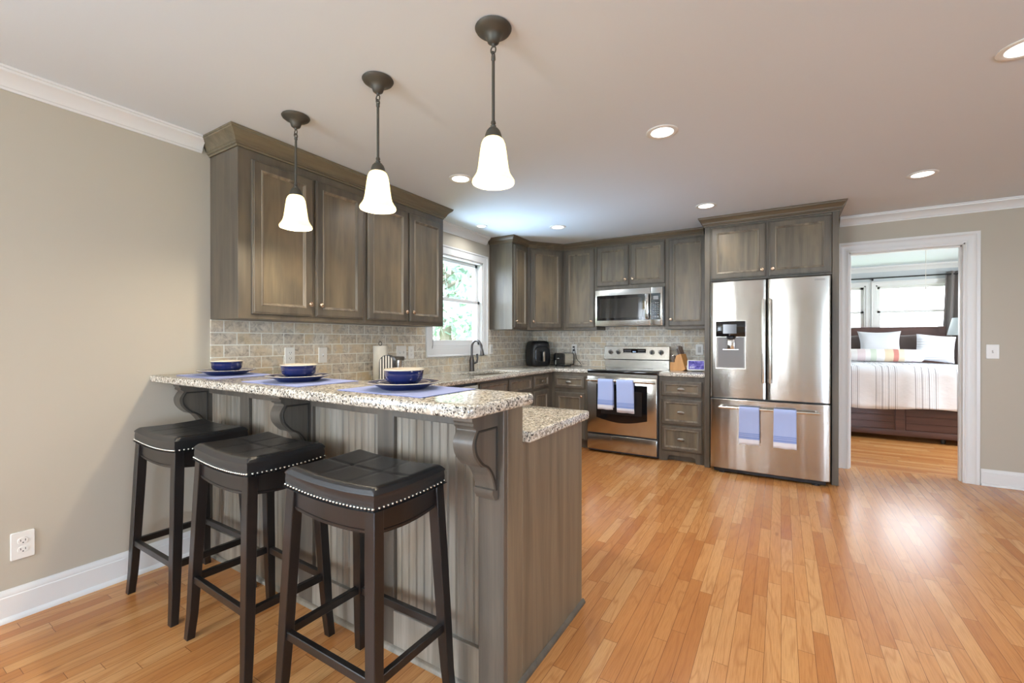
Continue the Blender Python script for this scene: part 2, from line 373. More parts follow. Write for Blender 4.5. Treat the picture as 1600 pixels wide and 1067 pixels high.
def sweep(bm, path, prof, f, side=1, closed=False):
    """profile (outward, depth) swept with mitres along a 2D path; f(u,v,depth) -> 3D"""
    P = [Vector((a, b)) for a, b in path]; n = len(P); rings = []
    for i in range(n):
        if closed: d0 = (P[i]-P[i-1]).normalized(); d1 = (P[(i+1) % n]-P[i]).normalized()
        else:
            d0 = (P[i]-P[i-1]).normalized() if i else (P[1]-P[0]).normalized()
            d1 = (P[i+1]-P[i]).normalized() if i < n-1 else d0
        n0 = Vector((d0.y, -d0.x))*side; n1 = Vector((d1.y, -d1.x))*side
        m = (n0+n1); m = m/max(m.dot(n0), 1e-4) if m.length > 1e-6 else n0
        rings.append([Vector(f(P[i].x+m.x*o, P[i].y+m.y*o, d)) for o, d in prof])
    if closed: rings.append(rings[0])
    if closed:
        vv = [[bm.verts.new(p) for p in r] for r in rings[:-1]]; k = len(prof)
        for i in range(len(vv)):
            a, b = vv[i], vv[(i+1) % len(vv)]
            for j in range(k): bm.faces.new((a[j], a[(j+1) % k], b[(j+1) % k], b[j]))
    else: loops(bm, rings)
    return bm

WORG = {}
def obj(name, bm, mat, parent=None, smooth=35, origin=None, rec=True):
    if rec: bmesh.ops.recalc_face_normals(bm, faces=bm.faces)
    if parent is not None: off = WORG[parent]
    elif origin is not None: off = Vector(origin)
    else:
        xs = [v.co for v in bm.verts]
        off = Vector(((min(p.x for p in xs)+max(p.x for p in xs))/2, (min(p.y for p in xs)+max(p.y for p in xs))/2, min(p.z for p in xs)))
    bmesh.ops.translate(bm, vec=-off, verts=bm.verts)
    me = bpy.data.meshes.new(name); bm.to_mesh(me); bm.free()
    for q in me.polygons: q.use_smooth = True
    me.set_sharp_from_angle(angle=math.radians(smooth))
    for m in (mat if isinstance(mat, (list, tuple)) else [mat]): me.materials.append(m)
    o = bpy.data.objects.new(name, me); COL.objects.link(o)
    if parent is not None: o.parent = parent; WORG[o] = off
    else: o.location = off; WORG[o] = off.copy()
    return o
def thing(name, label, cat, loc=(0, 0, 0), group=None):
    o = bpy.data.objects.new(name, None); COL.objects.link(o); o.empty_display_size = 0.1
    o.location = loc; WORG[o] = Vector(loc); tag(o, label, cat, group); return o
def tag(o, label, cat, group=None):
    o['label'] = label; o['category'] = cat
    if group: o['group'] = group
    return o
def struct(name, bm, mat, parent=None, label=None, **k):
    o = obj(name, bm, mat, parent, **k)
    if parent is None:
        o['kind'] = 'structure'
        if label: o['label'] = label
    return o
def copy_tree(o, parent=None):
    c = o.copy(); COL.objects.link(c)
    if parent is not None: c.parent = parent
    for ch in list(o.children): copy_tree(ch, c)
    return c
def frame(o, u, n):
    """matrix: x along u (horizontal), y up, z along n"""
    u, n = Vector(u).normalized(), Vector(n).normalized(); w = n.cross(u)
    return Matrix(((u.x, w.x, n.x, o[0]), (u.y, w.y, n.y, o[1]), (u.z, w.z, n.z, o[2]), (0, 0, 0, 1)))
def text_into(bm, s, size, X, depth=0.0006, align='CENTER'):
    c = bpy.data.curves.new('lettering', 'FONT'); c.body = s; c.size = size; c.align_x = align; c.align_y = 'CENTER'; c.extrude = depth
    t = bpy.data.objects.new('lettering', c); COL.objects.link(t)
    me = t.evaluated_get(bpy.context.evaluated_depsgraph_get()).to_mesh().copy()
    me.transform(X); bm.from_mesh(me); bpy.data.objects.remove(t); bpy.data.curves.remove(c); bpy.data.meshes.remove(me); return bm
def rrect(w, h, r, n=5, cx=0, cy=0):
    pts = []
    for sx, sy, a0 in ((1, 1, 0), (-1, 1, 90), (-1, -1, 180), (1, -1, 270)):
        for i in range(n+1):
            a = math.radians(a0 + 90*i/n); pts.append((cx + sx*(w/2-r) + r*math.cos(a), cy + sy*(h/2-r) + r*math.sin(a)))
    return pts
def slab(name, outer, hole, z0, z1, mat, parent=None, r=0.006):
    """rounded slab cut from a 2D outline"""
    c = bpy.data.curves.new(name, 'CURVE'); c.dimensions = '2D'; c.fill_mode = 'BOTH'
    for pts in [outer] + ([hole] if hole else []):
        s = c.splines.new('POLY'); s.points.add(len(pts)-1); s.use_cyclic_u = True
        for p, q in zip(s.points, pts): p.co = (q[0], q[1], 0, 1)
    c.extrude = (z1-z0)/2 - r; c.bevel_depth = r; c.bevel_resolution = 3; c.offset = -r
    t = bpy.data.objects.new(name, c); COL.objects.link(t)
    me = t.evaluated_get(bpy.context.evaluated_depsgraph_get()).to_mesh().copy()
    bm = new(); bm.from_mesh(me); bpy.data.objects.remove(t); bpy.data.curves.remove(c); bpy.data.meshes.remove(me)
    bmesh.ops.translate(bm, vec=(0, 0, (z0+z1)/2), verts=bm.verts); bmesh.ops.remove_doubles(bm, verts=bm.verts, dist=1e-5)
    return obj(name, bm, mat, parent, smooth=50)

# ------------------------------------------------------------------ the setting
H = 2.44; YB = 5.343; XR = 7.2; YF = -3.6
struct('floor', box(new(), (-0.1, YF-0.1, -0.06), (XR+0.1, 5.46, 0.0)), M['oak_y'])
struct('floor', box(new(), (2.2, 5.46, -0.06), (6.6, 9.35, 0.0)), M['oak_x'])
struct('ceiling', box(new(), (-0.15, YF-0.15, H), (XR+0.15, 5.465, H+0.1)), M['ceiling'])
struct('ceiling', box(new(), (2.1, 5.465, H), (6.7, 9.4, H+0.1)), M['ceiling'])
WY0, WY1, WZ0, WZ1 = 3.255, 4.125, 1.165, 2.13       # kitchen window opening
bm = new()
box(bm, (-0.15, -0.7, 0), (0, WY0, H)); box(bm, (-0.15, YF-0.15, 0), (0, -2.5, H)); box(bm, (-0.15, -2.5, 0), (0, -0.7, 0.6)); box(bm, (-0.15, -2.5, 2.25), (0, -0.7, H)); box(bm, (-0.15, WY1, 0), (0, YB+0.12, H))
box(bm, (-0.15, WY0, 0), (0, WY1, WZ0)); box(bm, (-0.15, WY0, WZ1), (0, WY1, H))
struct('wall_left', bm, M['wall'])
DX0, DX1, DZ = 3.485, 4.31, 2.105
bm = new()
box(bm, (0, YB, 0), (DX0, YB+0.12, H)); box(bm, (DX1, YB, 0), (XR+0.15, YB+0.12, H)); box(bm, (DX0, YB, DZ), (DX1, YB+0.12, H))
struct('wall_back', bm, M['wall'])
bm = new()
box(bm, (XR, YF-0.15, 0), (XR+0.15, -2.3, H)); box(bm, (XR, -0.1, 0), (XR+0.15, YB, H)); box(bm, (XR, -2.3, 0), (XR+0.15, -0.1, 0.6)); box(bm, (XR, -2.3, 2.25), (XR+0.15, -0.1, H))
struct('wall_right', bm, M['wall'])
bm = new()   # wall behind the camera, with a window and a glazed door
box(bm, (0, YF-0.15, 0), (0.4, YF, H)); box(bm, (1.8, YF-0.15, 0), (5.4, YF, H)); box(bm, (7.1, YF-0.15, 0), (XR, YF, H)); box(bm, (5.4, YF-0.15, 2.15), (7.1, YF, H)); box(bm, (0.4, YF-0.15, 0), (1.8, YF, 0.65)); box(bm, (0.4, YF-0.15, 2.25), (1.8, YF, H))
struct('wall_front', bm, M['wall'])
# bedroom shell
bm = new(); BW = 9.2
box(bm, (2.2, BW, 0), (6.6, BW+0.12, 1.0)); box(bm, (2.2, BW, 2.14), (6.6, BW+0.12, H))
for a, b in ((2.2, 2.9), (4.12, 4.25), (5.55, 6.6)): box(bm, (a, BW, 1.0), (b, BW+0.12, 2.14))
struct('wall_bedroom', bm, M['bedwall'])
struct('wall_bedroom', box(new(), (2.08, 5.46, 0), (2.2, BW+0.12, H)), M['bedwall'])
bm = new(); box(bm, (6.6, 5.46, 0), (6.72, 6.1, H)); box(bm, (6.6, 7.4, 0), (6.72, BW+0.12, H)); box(bm, (6.6, 6.1, 0), (6.72, 7.4, 0.8)); box(bm, (6.6, 6.1, 2.2), (6.72, 7.4, H))
struct('wall_bedroom', bm, M['bedwall'])
struct('ground', box(new(), (-40, -40, -0.6), (40, 50, -0.5)), M['lawn'])

CROWN = [(0, -0.085), (0.008, -0.085), (0.010, -0.076), (0.016, -0.072), (0.020, -0.060), (0.034, -0.040), (0.052, -0.026), (0.060, -0.022), (0.062, -0.012), (0.070, -0.010), (0.070, 0), (0, 0)]
BASE = [(0, 0), (0.026, 0), (0.026, 0.008), (0.020, 0.018), (0.014, 0.022), (0.014, 0.108), (0.011, 0.112), (0.012, 0.122), (0.007, 0.132), (0.005, 0.140), (0, 0.140)]
def run(name, path, prof, z, side, mat=M['trim'], **k):
    return struct(name, sweep(new(), path, prof, lambda a, b, d: (a, b, z+d), side), mat, **k)
run('trim_1', [(0, YF), (0, 1.255)], CROWN, H, 1)
run('trim_2', [(0, 3.13), (0, 4.20)], CROWN, H, 1)
run('trim_3', [(3.42, YB), (XR, YB), (XR, YF), (0, YF)], CROWN, H, 1)
run('trim_4', [(2.2, BW), (6.6, BW)], CROWN, H, 1, mat=M['trim'])
run('baseboard_left', [(0, YF), (0, 1.225)], BASE, 0, 1)
run('baseboard_back', [(4.402, YB), (XR, YB), (XR, YF), (7.195, YF)], BASE, 0, 1)
# doorway casing and jamb
CAS = [(0, 0), (0, 0.012), (0.010, 0.016), (0.020, 0.012), (0.040, 0.014), (0.062, 0.018), (0.070, 0.026), (0.092, 0.026), (0.092, 0)]
bm = sweep(new(), [(DX0+0.008, 0), (DX0+0.008, DZ-0.006), (DX1-0.008, DZ-0.006), (DX1-0.008, 0)], CAS, lambda a, b, d: (a, YB-d, b), -1)
struct('trim_5', bm, M['trim'])
bm = new()
box(bm, (DX0-0.001, YB-0.006, 0), (DX0+0.018, YB+0.125, DZ)); box(bm, (DX1-0.018, YB-0.006, 0), (DX1+0.001, YB+0.125, DZ)); box(bm, (DX0, YB-0.006, DZ-0.018), (DX1, YB+0.125, DZ+0.001))
for a, b in ((DX0+0.018, DX0+0.030), (DX1-0.030, DX1-0.018)): box(bm, (a, YB+0.035, 0), (b, YB+0.075, DZ-0.018), 0.002)
box(bm, (DX0+0.018, YB+0.035, DZ-0.030), (DX1-0.018, YB+0.075, DZ-0.018), 0.002)
struct('trim_6', bm, M['trim'])

def sash_window(name, X, w, h, cas=0.085, depth=0.10, rail=0.45):
    """X: local x right, y up, z towards the room; opening w x h from the origin"""
    f = lambda a, b, d: X @ Vector((a, b, d))
    root = struct(name, sweep(new(), [(0, 0), (0, h), (w, h), (w, 0)], [(0, 0), (0, 0.012), (0.01, 0.016), (cas-0.02, 0.018), (cas-0.012, 0.026), (cas, 0.026), (cas, 0)], f, -1, closed=True), M['trim'])
    bm = new(); t = 0.02
    for lo, hi in (((0, 0, -depth), (t, h, 0.004)), ((w-t, 0, -depth), (w, h, 0.004)), ((0, h-t, -depth), (w, h, 0.004)), ((0, 0, -depth), (w, 0.03, 0.004))): box(bm, lo, hi, 0.001, 1, X)
    struct('window_jamb', bm, M['trim'], root)
    hm = h*rail
    for nm, y0, y1, z in (('lower_sash', 0.03, hm+0.025, -0.055), ('upper_sash', hm-0.012, h-t, -0.088)):
        bm = new(); s = 0.042
        y0b = y0 + (0.055 if nm == 'lower_sash' else 0.035)
        box(bm, (t, y0, z), (t+s, y1, z+0.03), 0.003, 1, X); box(bm, (w-t-s, y0, z), (w-t, y1, z+0.03), 0.003, 1, X)
        box(bm, (t, y0, z), (w-t, y0b, z+0.03), 0.003, 1, X); box(bm, (t, y1-0.037, z), (w-t, y1, z+0.03), 0.003, 1, X)
        sa = struct(nm, bm, M['trim'], root)
        struct('pane', box(new(), (t+s-0.004, y0b-0.004, z+0.012), (w-t-s+0.004, y1-0.033, z+0.016), 0, 1, X), M['glass'], sa)
    bm = new()
    for q in (0.3, 0.7): box(bm, (w*q-0.03, hm+0.020, -0.052), (w*q+0.03, hm+0.036, -0.03), 0.004, 2, X)
    struct('sash_lock', bm, M['white'], root)
    return root
sash_window('window_1', frame((0, WY0, WZ0), (0, 1, 0), (1, 0, 0)), WY1-WY0, WZ1-WZ0, rail=0.52)
sash_window('window_2', frame((2.9, BW, 1.0), (1, 0, 0), (0, -1, 0)), 1.22, 1.14, 0.06, rail=0.615)
sash_window('window_3', frame((4.25, BW, 1.0), (1, 0, 0), (0, -1, 0)), 1.30, 1.14, 0.06, rail=0.615)
sash_window('added_window_4', frame((0, -2.5, 0.6), (0, 1, 0), (1, 0, 0)), 1.8, 1.65)  # unseen, added as an opening for the left fill lamp
sash_window('added_window_5', frame((XR, -0.1, 0.6), (0, -1, 0), (-1, 0, 0)), 2.2, 1.65)  # unseen window, put in so light enters from the right
sash_window('added_window_6', frame((6.6, 7.4, 0.8), (0, -1, 0), (-1, 0, 0)), 1.3, 1.4)  # unseen window, put in to brighten the bedroom
sash_window('window_7', frame((1.8, YF, 0.65), (-1, 0, 0), (0, 1, 0)), 1.4, 1.6)
XX = frame((7.1, YF, 0), (-1, 0, 0), (0, 1, 0))
d1 = struct('door_1', sweep(new(), [(0, 0), (0, 2.15), (1.7, 2.15), (1.7, 0)], CAS, lambda a, b, d: XX @ Vector((a, b, d)), -1), M['trim'])
for k in (0, 1):
    bm = new(); a = 0.85*k
    box(bm, (a, 0.005, -0.09), (a+0.1, 2.15, -0.05), 0.002, 1, XX); box(bm, (a+0.75, 0.005, -0.09), (a+0.85, 2.15, -0.05), 0.002, 1, XX)
    box(bm, (a, 0.005, -0.09), (a+0.85, 0.2, -0.05), 0.002, 1, XX); box(bm, (a, 2.03, -0.09), (a+0.85, 2.15, -0.05), 0.002, 1, XX)
    lf = struct('door_leaf', bm, M['trim'], d1)
    struct('pane', box(new(), (a+0.09, 0.19, -0.072), (a+0.76, 2.04, -0.068), 0, 1, XX), M['glass'], lf)

# tiled splashbacks
bm = new()
box(bm, (0, 1.396, 0.914), (0.010, 5.343, 1.078)); box(bm, (0, 1.30, 1.060), (0.010, 1.396, 1.372)); box(bm, (0, 1.396, 1.078), (0.010, 3.166, 1.372)); box(bm, (0, 4.214, 1.078), (0.010, 5.343, 1.372))
struct('trim_7', bm, M['tile_y'], label='travertine brick tile splashback along the window wall')
bm = box(new(), (0.010, YB-0.010, 0.914), (2.292, YB, 1.45))
struct('trim_8', bm, M['tile_x'], label='travertine brick tile splashback behind the range')

# ------------------------------------------------------------------ cabinets
FR_RINGS = [(0, 0), (0, 0.013), (0.003, 0.016), (0.009, 0.0175), (0.011, 0.020)]
def door(parent, X, w, h, name='door', fw=0.056, knob=None, pull=None, panel=True, label=None):
    """raised frame-and-panel front; X local x right, y up, z outward"""
    def ring(i, d): return [X @ Vector(p) for p in ((i, i, d), (w-i, i, d), (w-i, h-i, d), (i, h-i, d))]
    bm = new()
    loops(bm, [ring(*q) for q in FR_RINGS + [(fw-0.006, 0.020), (fw-0.004, 0.008)]], cap0=False, cap1=False)
    loops(bm, [ring(0, 0), ring(fw-0.004, 0), ring(fw-0.004, 0.008)], False, False)
    bmesh.ops.remove_doubles(bm, verts=bm.verts, dist=1e-5)
    d = obj(name, bm, M['cab'], parent, smooth=20)
    bm = new()
    loops(bm, [ring(*q) for q in [(fw-0.007, 0.018), (fw-0.006, 0.0215), (fw-0.002, 0.0235), (fw+0.003, 0.0215), (fw+0.005, 0.017), (fw+0.008, 0.0165), (fw+0.011, 0.0125), (fw+0.013, 0.010)]], False, False)
    obj('bead_molding', bm, M['bead'], d, smooth=15)
    bm = new(); loops(bm, [ring(fw-0.004, 0.004), ring(fw+0.008, 0.011), ring(fw+0.018, 0.011)], True, True)
    obj('center_panel', bm, M['panel'], d, smooth=15)
    if knob:
        K = X @ Matrix.Translation((knob[0], knob[1], 0.020))
        obj('knob', lathe(new(), [(0.0075, 0), (0.006, 0.004), (0.005, 0.012), (0.011, 0.016), (0.0155, 0.021), (0.0155, 0.024), (0.013, 0.0265), (0.0105, 0.0262), (0.009, 0.0275), (0.004, 0.029), (0, 0.029)], K, 20, True, False), M['knob'], d)
    if pull:
        K = X @ Matrix.Translation((pull[0], pull[1], 0.020))
        bm = lathe(new(), [(0.008, 0), (0.006, 0.004), (0.006, 0.012), (0.010, 0.014)], K, 16, True, False)
        lathe(bm, [(0, 0.012), (0.012, 0.013), (0.017, 0.017), (0.0175, 0.020), (0.015, 0.025), (0.008, 0.029), (0, 0.030)], K @ Matrix.Scale(2.0, 4, Vector((1, 0, 0))), 28)
        obj('pull', bm, M['pull'], d)
    return d

def crown_run(name, path, z0, out, label, side=1, mat=None):
    h = H - 0.002 - z0
    P = [(-0.035, 0), (0.006, 0), (0.008, 0.10*h), (0.016, 0.14*h), (0.016, 0.22*h), (0.022, 0.28*h), (out*0.42, 0.44*h), (out*0.62, 0.62*h), (out*0.86, 0.78*h), (out*0.92, 0.80*h), (out*0.94, 0.88*h), (out, 0.90*h), (out, h), (-0.035, h)]
    o = obj(name, sweep(new(), path, P, lambda a, b, d: (a, b, z0+d), side), mat or M['crown'], smooth=25)
    return tag(o, label, 'crown molding')

# uppers on the window wall: two double-door units
LU = [(1.300, 2.180), (2.180, 3.065)]
lbl = ['double-door weathered wood wall cabinet at the outer end beside the bare wall', 'double-door weathered wood wall cabinet next to the kitchen window']
drs = [((1.372, 1.757), (1.777, 2.160)), ((2.200, 2.607), (2.630, 3.034))]
for i, (y0, y1) in enumerate(LU):
    t = thing('upper_cabinet', lbl[i], 'cabinet', (0.16, (y0+y1)/2, 1.372), 'wall cabinets')
    obj('carcass', box(new(), (0.002, y0+0.0005, 1.372), (0.318, y1-0.0005, 2.344), 0.0015), M['cab'], t)
    for j, (a, b) in enumerate(drs[i]):
        X = frame((0.318, a, 1.402), (0, 1, 0), (1, 0, 0)); w, h = b-a, 2.294-1.402
        door(t, X, w, h, knob=(w-0.028 if j == 0 else 0.028, 0.075))
crown_run('cabinet_crown', [(0.0, 1.300), (0.318, 1.300), (0.318, 3.065), (0.0, 3.065)], 2.345, 0.066, 'wood crown molding over the wall cabinets left of the window', 1, M['crowny'])

# corner group
PB = [(0.0, 4.265), (0.318, 4.265), (0.318, 4.620), (0.612, 5.018), (1.045, 5.018)]
t = thing('upper_cabinet', 'narrow wall cabinet just right of the kitchen window, seen from its plain side', 'cabinet', (0.16, 4.44, 1.372), 'wall cabinets')
obj('carcass', box(new(), (0.002, 4.265, 1.372), (0.318, 4.6195, 2.367), 0.0015), M['cab'], t)
door(t, frame((0.318, 4.29, 1.395), (0, 1, 0), (1, 0, 0)), 0.295, 2.345-1.395, fw=0.05, knob=(0.028, 0.075))
t = thing('upper_cabinet', 'angled corner wall cabinet with one door above the air fryer', 'cabinet', (0.2, 5.1, 1.372), 'wall cabinets')
bm = prism(new(), [(0.002, 4.6205), (0.318, 4.6205), (0.612, 5.018), (0.612, YB-0.002), (0.002, YB-0.002)], lambda a, b, d: (a, b, d), 1.372, 2.367)
obj('carcass', bm, M['cab'], t)
dv = Vector((0.612-0.318, 5.018-4.62, 0)); dl = dv.length; u = dv.normalized()
door(t, frame(Vector((0.318, 4.62, 1.400)) + u*0.035, u, (u.y, -u.x, 0)), dl-0.07, 2.345-1.400, knob=(0.028, 0.075))
t = thing('upper_cabinet', 'tall single-door wall cabinet left of the microwave', 'cabinet', (0.83, 5.18, 1.372), 'wall cabinets')
obj('carcass', box(new(), (0.613, 5.018, 1.372), (1.0445, YB-0.002, 2.367), 0.0015), M['cab'], t)
def bdoor(t, x0, x1, z0, z1, y, **k): return door(t, frame((x0, y, z0), (1, 0, 0), (0, -1, 0)), x1-x0, z1-z0, **k)
bdoor(t, 0.640, 1.018, 1.402, 2.348, 5.018, knob=(0.378-0.028, 0.075))
t = thing('upper_cabinet', 'short double-door wall cabinet above the microwave', 'cabinet', (1.44, 5.18, 1.84), 'wall cabinets')
obj('carcass', box(new(), (1.0455, 5.018, 1.842), (1.8395, YB-0.002, 2.367), 0.0015), M['cab'], t)
bdoor(t, 1.055, 1.435, 1.885, 2.348, 5.018, fw=0.052, knob=(0.380-0.03, 0.065)); bdoor(t, 1.460, 1.838, 1.885, 2.348, 5.018, fw=0.052, knob=(0.03, 0.065))
t = thing('upper_cabinet', 'tall single-door wall cabinet between microwave and refrigerator', 'cabinet', (2.06, 5.18, 1.372), 'wall cabinets')
obj('carcass', box(new(), (1.8405, 5.018, 1.372), (2.2915, YB-0.002, 2.367), 0.0015), M['cab'], t)
bdoor(t, 1.880, 2.262, 1.402, 2.348, 5.018, knob=(0.028, 0.075))
crown_run('cabinet_crown', PB[:4] + [(2.2360, 5.018)], 2.368, 0.05, 'wood crown molding running round the corner wall cabinets above the microwave', 1)

# refrigerator surround
t = thing('refrigerator_surround', 'tall wood surround with double-door cabinet over the refrigerator', 'cabinet', (2.82, 5.0, 0))
obj('side_panel', box(new(), (2.292, 4.66, 0.0), (2.340, YB-0.002, 2.351), 0.002), M['cab'], t)
obj('side_panel', box(new(), (3.306, 4.655, 0.0), (3.354, YB-0.002, 2.351), 0.002), M['cab'], t)
obj('carcass', box(new(), (2.3405, 4.66, 1.815), (3.3055, YB-0.002, 2.351), 0.002), M['cab'], t)
bdoor(t, 2.352, 2.812, 1.835, 2.330, 4.66, knob=(0.46-0.03, 0.06)); bdoor(t, 2.836, 3.300, 1.835, 2.330, 4.66, knob=(0.03, 0.06))
crown_run('cabinet_crown', [(2.292, 4.960), (2.292, 4.66), (3.354, 4.66), (3.354, YB)], 2.352, 0.055, 'wood crown molding on top of the refrigerator surround', 1)

# base cabinets
def base_box(t, lo, hi, face='x', toe=0.10):
    bm = box(new(), (lo[0], lo[1], toe), (hi[0], hi[1], hi[2]), 0.001)
    obj('carcass', bm, M['cab'], t)
    if face == 'x': bm = box(new(), (lo[0], lo[1], 0), (hi[0]-0.07, hi[1], toe))
    else: bm = box(new(), (lo[0], lo[1]+0.07, 0), (hi[0], hi[1], toe))
    obj('toe_kick', bm, M['cab'], t)
t = thing('base_cabinet', 'sink base cabinet with two false drawer fronts under the window', 'cabinet', (0.31, 3.7, 0), 'base cabinets')
base_box(t, (0.01, 3.205, 0), (0.60, 4.2145, 0.874))
lf = lambda y0, y1, z0, z1, **k: door(t, frame((0.60, y0, z0), (0, 1, 0), (1, 0, 0)), y1-y0, z1-z0, **k)
for a, b in ((3.225, 3.695), (3.725, 4.195)):
    lf(a, b, 0.700, 0.852, name='false_front', fw=0.032); lf(a, b, 0.125, 0.680, name='door')
t = thing('base_cabinet', 'small base cabinet with knobbed drawer at the inside corner right of the sink', 'cabinet', (0.31, 4.42, 0), 'base cabinets')
base_box(t, (0.01, 4.2155, 0), (0.60, 4.719, 0.874))
lf(4.235, 4.600, 0.710, 0.852, name='drawer', fw=0.032, pull=(0.1825, 0.071)); lf(4.235, 4.600, 0.125, 0.680)
t = thing('base_cabinet', 'base cabinet with one drawer and one door left of the range', 'cabinet', (0.84, 5.0, 0), 'base cabinets')
base_box(t, (0.01, 4.7205, 0), (1.060, YB-0.011, 0.874), 'y')
bdoor(t, 0.640, 1.015, 0.690, 0.832, 4.7205, name='drawer', fw=0.032, pull=(0.1875, 0.071)); bdoor(t, 0.640, 1.015, 0.115, 0.640, 4.7205, knob=(0.375-0.03, 0.49))
t = thing('base_cabinet', 'three-drawer base cabinet between range and refrigerator', 'cabinet', (2.06, 5.0, 0), 'base cabinets')
bm = box(new(), (1.843, 4.7205, 0.10), (2.2905, YB-0.011, 0.874), 0.001); obj('carcass', bm, M['cab'], t)
bm = box(new(), (1.90, 4.78, 0), (2.2905, YB-0.02, 0.10))
obj('toe_kick', bm, M['cab'], t)
foot = [(0, 0), (0.085, 0), (0.088, 0.03), (0.10, 0.055), (0.125, 0.062), (0.32, 0.062), (0.345, 0.055), (0.357, 0.03), (0.36, 0), (0.4475, 0), (0.4475, 0.1), (0, 0.1)]
obj('base_valance', prism(new(), foot, lambda a, b, d: (1.843+a, d, b), 4.7205, 4.7400), M['cab'], t)
for z0, z1 in ((0.672, 0.826), (0.384, 0.640), (0.112, 0.362)):
    bdoor(t, 1.872, 2.262, z0, z1, 4.7205, name='drawer', fw=0.036, pull=(0.195, (z1-z0)/2))

# dishwasher
t = thing('dishwasher', 'stainless dishwasher front below the counter left of the sink cabinet', 'dishwasher', (0.31, 2.9, 0))
obj('body', box(new(), (0.01, 2.590, 0.02), (0.58, 3.2, 0.868)), M['greydark'], t)
obj('door', box(new(), (0.58, 2.596, 0.11), (0.618, 3.192, 0.850), 0.004, 2), M['steelflat'], t)
obj('handle', tube(new(), [(0.618, 2.65, 0.79), (0.65, 2.65, 0.79), (0.65, 3.14, 0.79), (0.618, 3.14, 0.79)], 0.01), M['steelflat'], t)

# ------------------------------------------------------------------ the peninsula
PX = 2.127
t = thing('breakfast_bar', 'beadboard breakfast bar with carved corbels and brown end panel', 'kitchen bar', (1.06, 1.6, 0))
Y0 = 1.27
obj('stub_wall', box(new(), (0.0, Y0+0.012, 0.0), (PX, 1.386, 1.018), 0.002), M['endpanel'], t)
ST = [(0.0, 0.085), (0.425, 0.515), (0.955, 1.065), (1.505, 1.600), (2.020, PX)]
for i in range(4):
    a, b = ST[i][1], ST[i+1][0]; bm = new(); n = max(4, round((b-a+0.02)/0.0405)); w = (b-a+0.02)/n
    for k in range(n):
        x0 = a-0.01+k*w
        for lo, hi in ((x0+0.0012, x0+w*0.85), (x0+w*0.85+0.0018, x0+w-0.0004)): box(bm, (lo, Y0+0.004, 0.10), (hi, Y0+0.0119, 0.985), 0.0012)
    bd = obj('beadboard_panel', bm, M['beadboard'], t, smooth=20)
    obj('panel_groove', box(new(), (a-0.01, Y0+0.0085, 0.10), (b+0.01, Y0+0.0122, 0.985)), M['groove'], bd)
for a, b in ST: obj('stile', box(new(), (a, Y0-0.014, 0.0), (b, Y0+0.012, 1.018), 0.002), M['corbel'], t)
obj('top_rail', box(new(), (0, Y0-0.0135, 0.940), (PX-0.001, Y0+0.0115, 1.018), 0.002), M['corbel'], t)
obj('bottom_rail', box(new(), (0, Y0-0.0135, 0.0), (PX-0.001, Y0+0.0115, 0.155), 0.002), M['beadboard'], t)
obj('shoe_molding', sweep(new(), [(0, Y0-0.014), (PX, Y0-0.014)], [(0, 0), (0.016, 0), (0.015, 0.008), (0.009, 0.015), (0, 0.018)], lambda a, b, d: (a, b, d), 1), M['beadboard'], t)
obj('end_panel', box(new(), (2.103, 1.3865, 0.0), (PX-0.001, 1.945, 0.874), 0.001), M['endpanel'], t)
obj('end_shoe', sweep(new(), [(PX, 1.25), (PX, 1.955)], [(0, 0), (0.014, 0), (0.013, 0.010), (0.006, 0.018), (0, 0.020)], lambda a, b, d: (a, b, d), 1), M['cab'], t)
obj('carcass', box(new(), (0.62, 1.3865, 0.10), (2.1025, 1.94, 0.874)), M['cab'], t)
obj('toe_kick', box(new(), (0.62, 1.3865, 0.0), (2.1025, 1.87, 0.10)), M['cab'], t)
# corbels: outline as (distance from the bar face, height)
def smooth_curve(pts, n=6):
    out = []
    for i in range(len(pts)-1):
        p0, p1, p2, p3 = pts[max(i-1, 0)], pts[i], pts[i+1], pts[min(i+2, len(pts)-1)]
        for k in range(n):
            s = k/n
            out.append(tuple(0.5*((2*p1[j]) + (-p0[j]+p2[j])*s + (2*p0[j]-5*p1[j]+4*p2[j]-p3[j])*s*s + (-p0[j]+3*p1[j]-3*p2[j]+p3[j])*s**3) for j in (0, 1)))
    return out + [pts[-1]]
c1 = smooth_curve([(0.127, 0.957), (0.138, 0.942), (0.147, 0.918), (0.141, 0.885), (0.121, 0.857), (0.099, 0.837)])
c2 = smooth_curve([(0.074, 0.829), (0.060, 0.816), (0.043, 0.792), (0.031, 0.765), (0.025, 0.744)])
prof = [(0, 1.017), (0.150, 1.017), (0.148, 0.990), (0.140, 0.982), (0.143, 0.976), (0.139, 0.969), (0.131, 0.966), (0.127, 0.960)] + c1 + c2 + [(0.033, 0.741), (0.034, 0.728), (0.018, 0.704), (0, 0.702)]
def corbel(x0, x1):
    bm = prism(new(), prof, lambda a, b, d: (d, Y0-0.014-a, b), x0, x1)
    o = obj('corbel', bm, M['corbel'], t, smooth=40)
    inner = [(0.006, 0.955)] + [(a-0.012, b) for a, b in c1] + [(a-0.011, b-0.004) for a, b in c2] + [(0.013, 0.735), (0.006, 0.735)]
    bm = new()
    for xs, s in ((x1, 1), (x0, -1)):
        n = len(inner); cx = sum(p[0] for p in inner)/n; cy = sum(p[1] for p in inner)/n
        pathpts = inner
        sweep(bm, [(p[0], p[1]) for p in pathpts], [(0, 0), (0.0015, 0.003), (0.004, 0.0035), (0.0065, 0.003), (0.008, 0)], lambda a, b, d, xs=xs, s=s: (xs + s*d, Y0-0.014-a, b), 1, closed=True)
    obj('carved_border', bm, M['groove'], o)
    return o
corbel(0.010, 0.085); corbel(0.975, 1.050); corbel(2.026, 2.104)

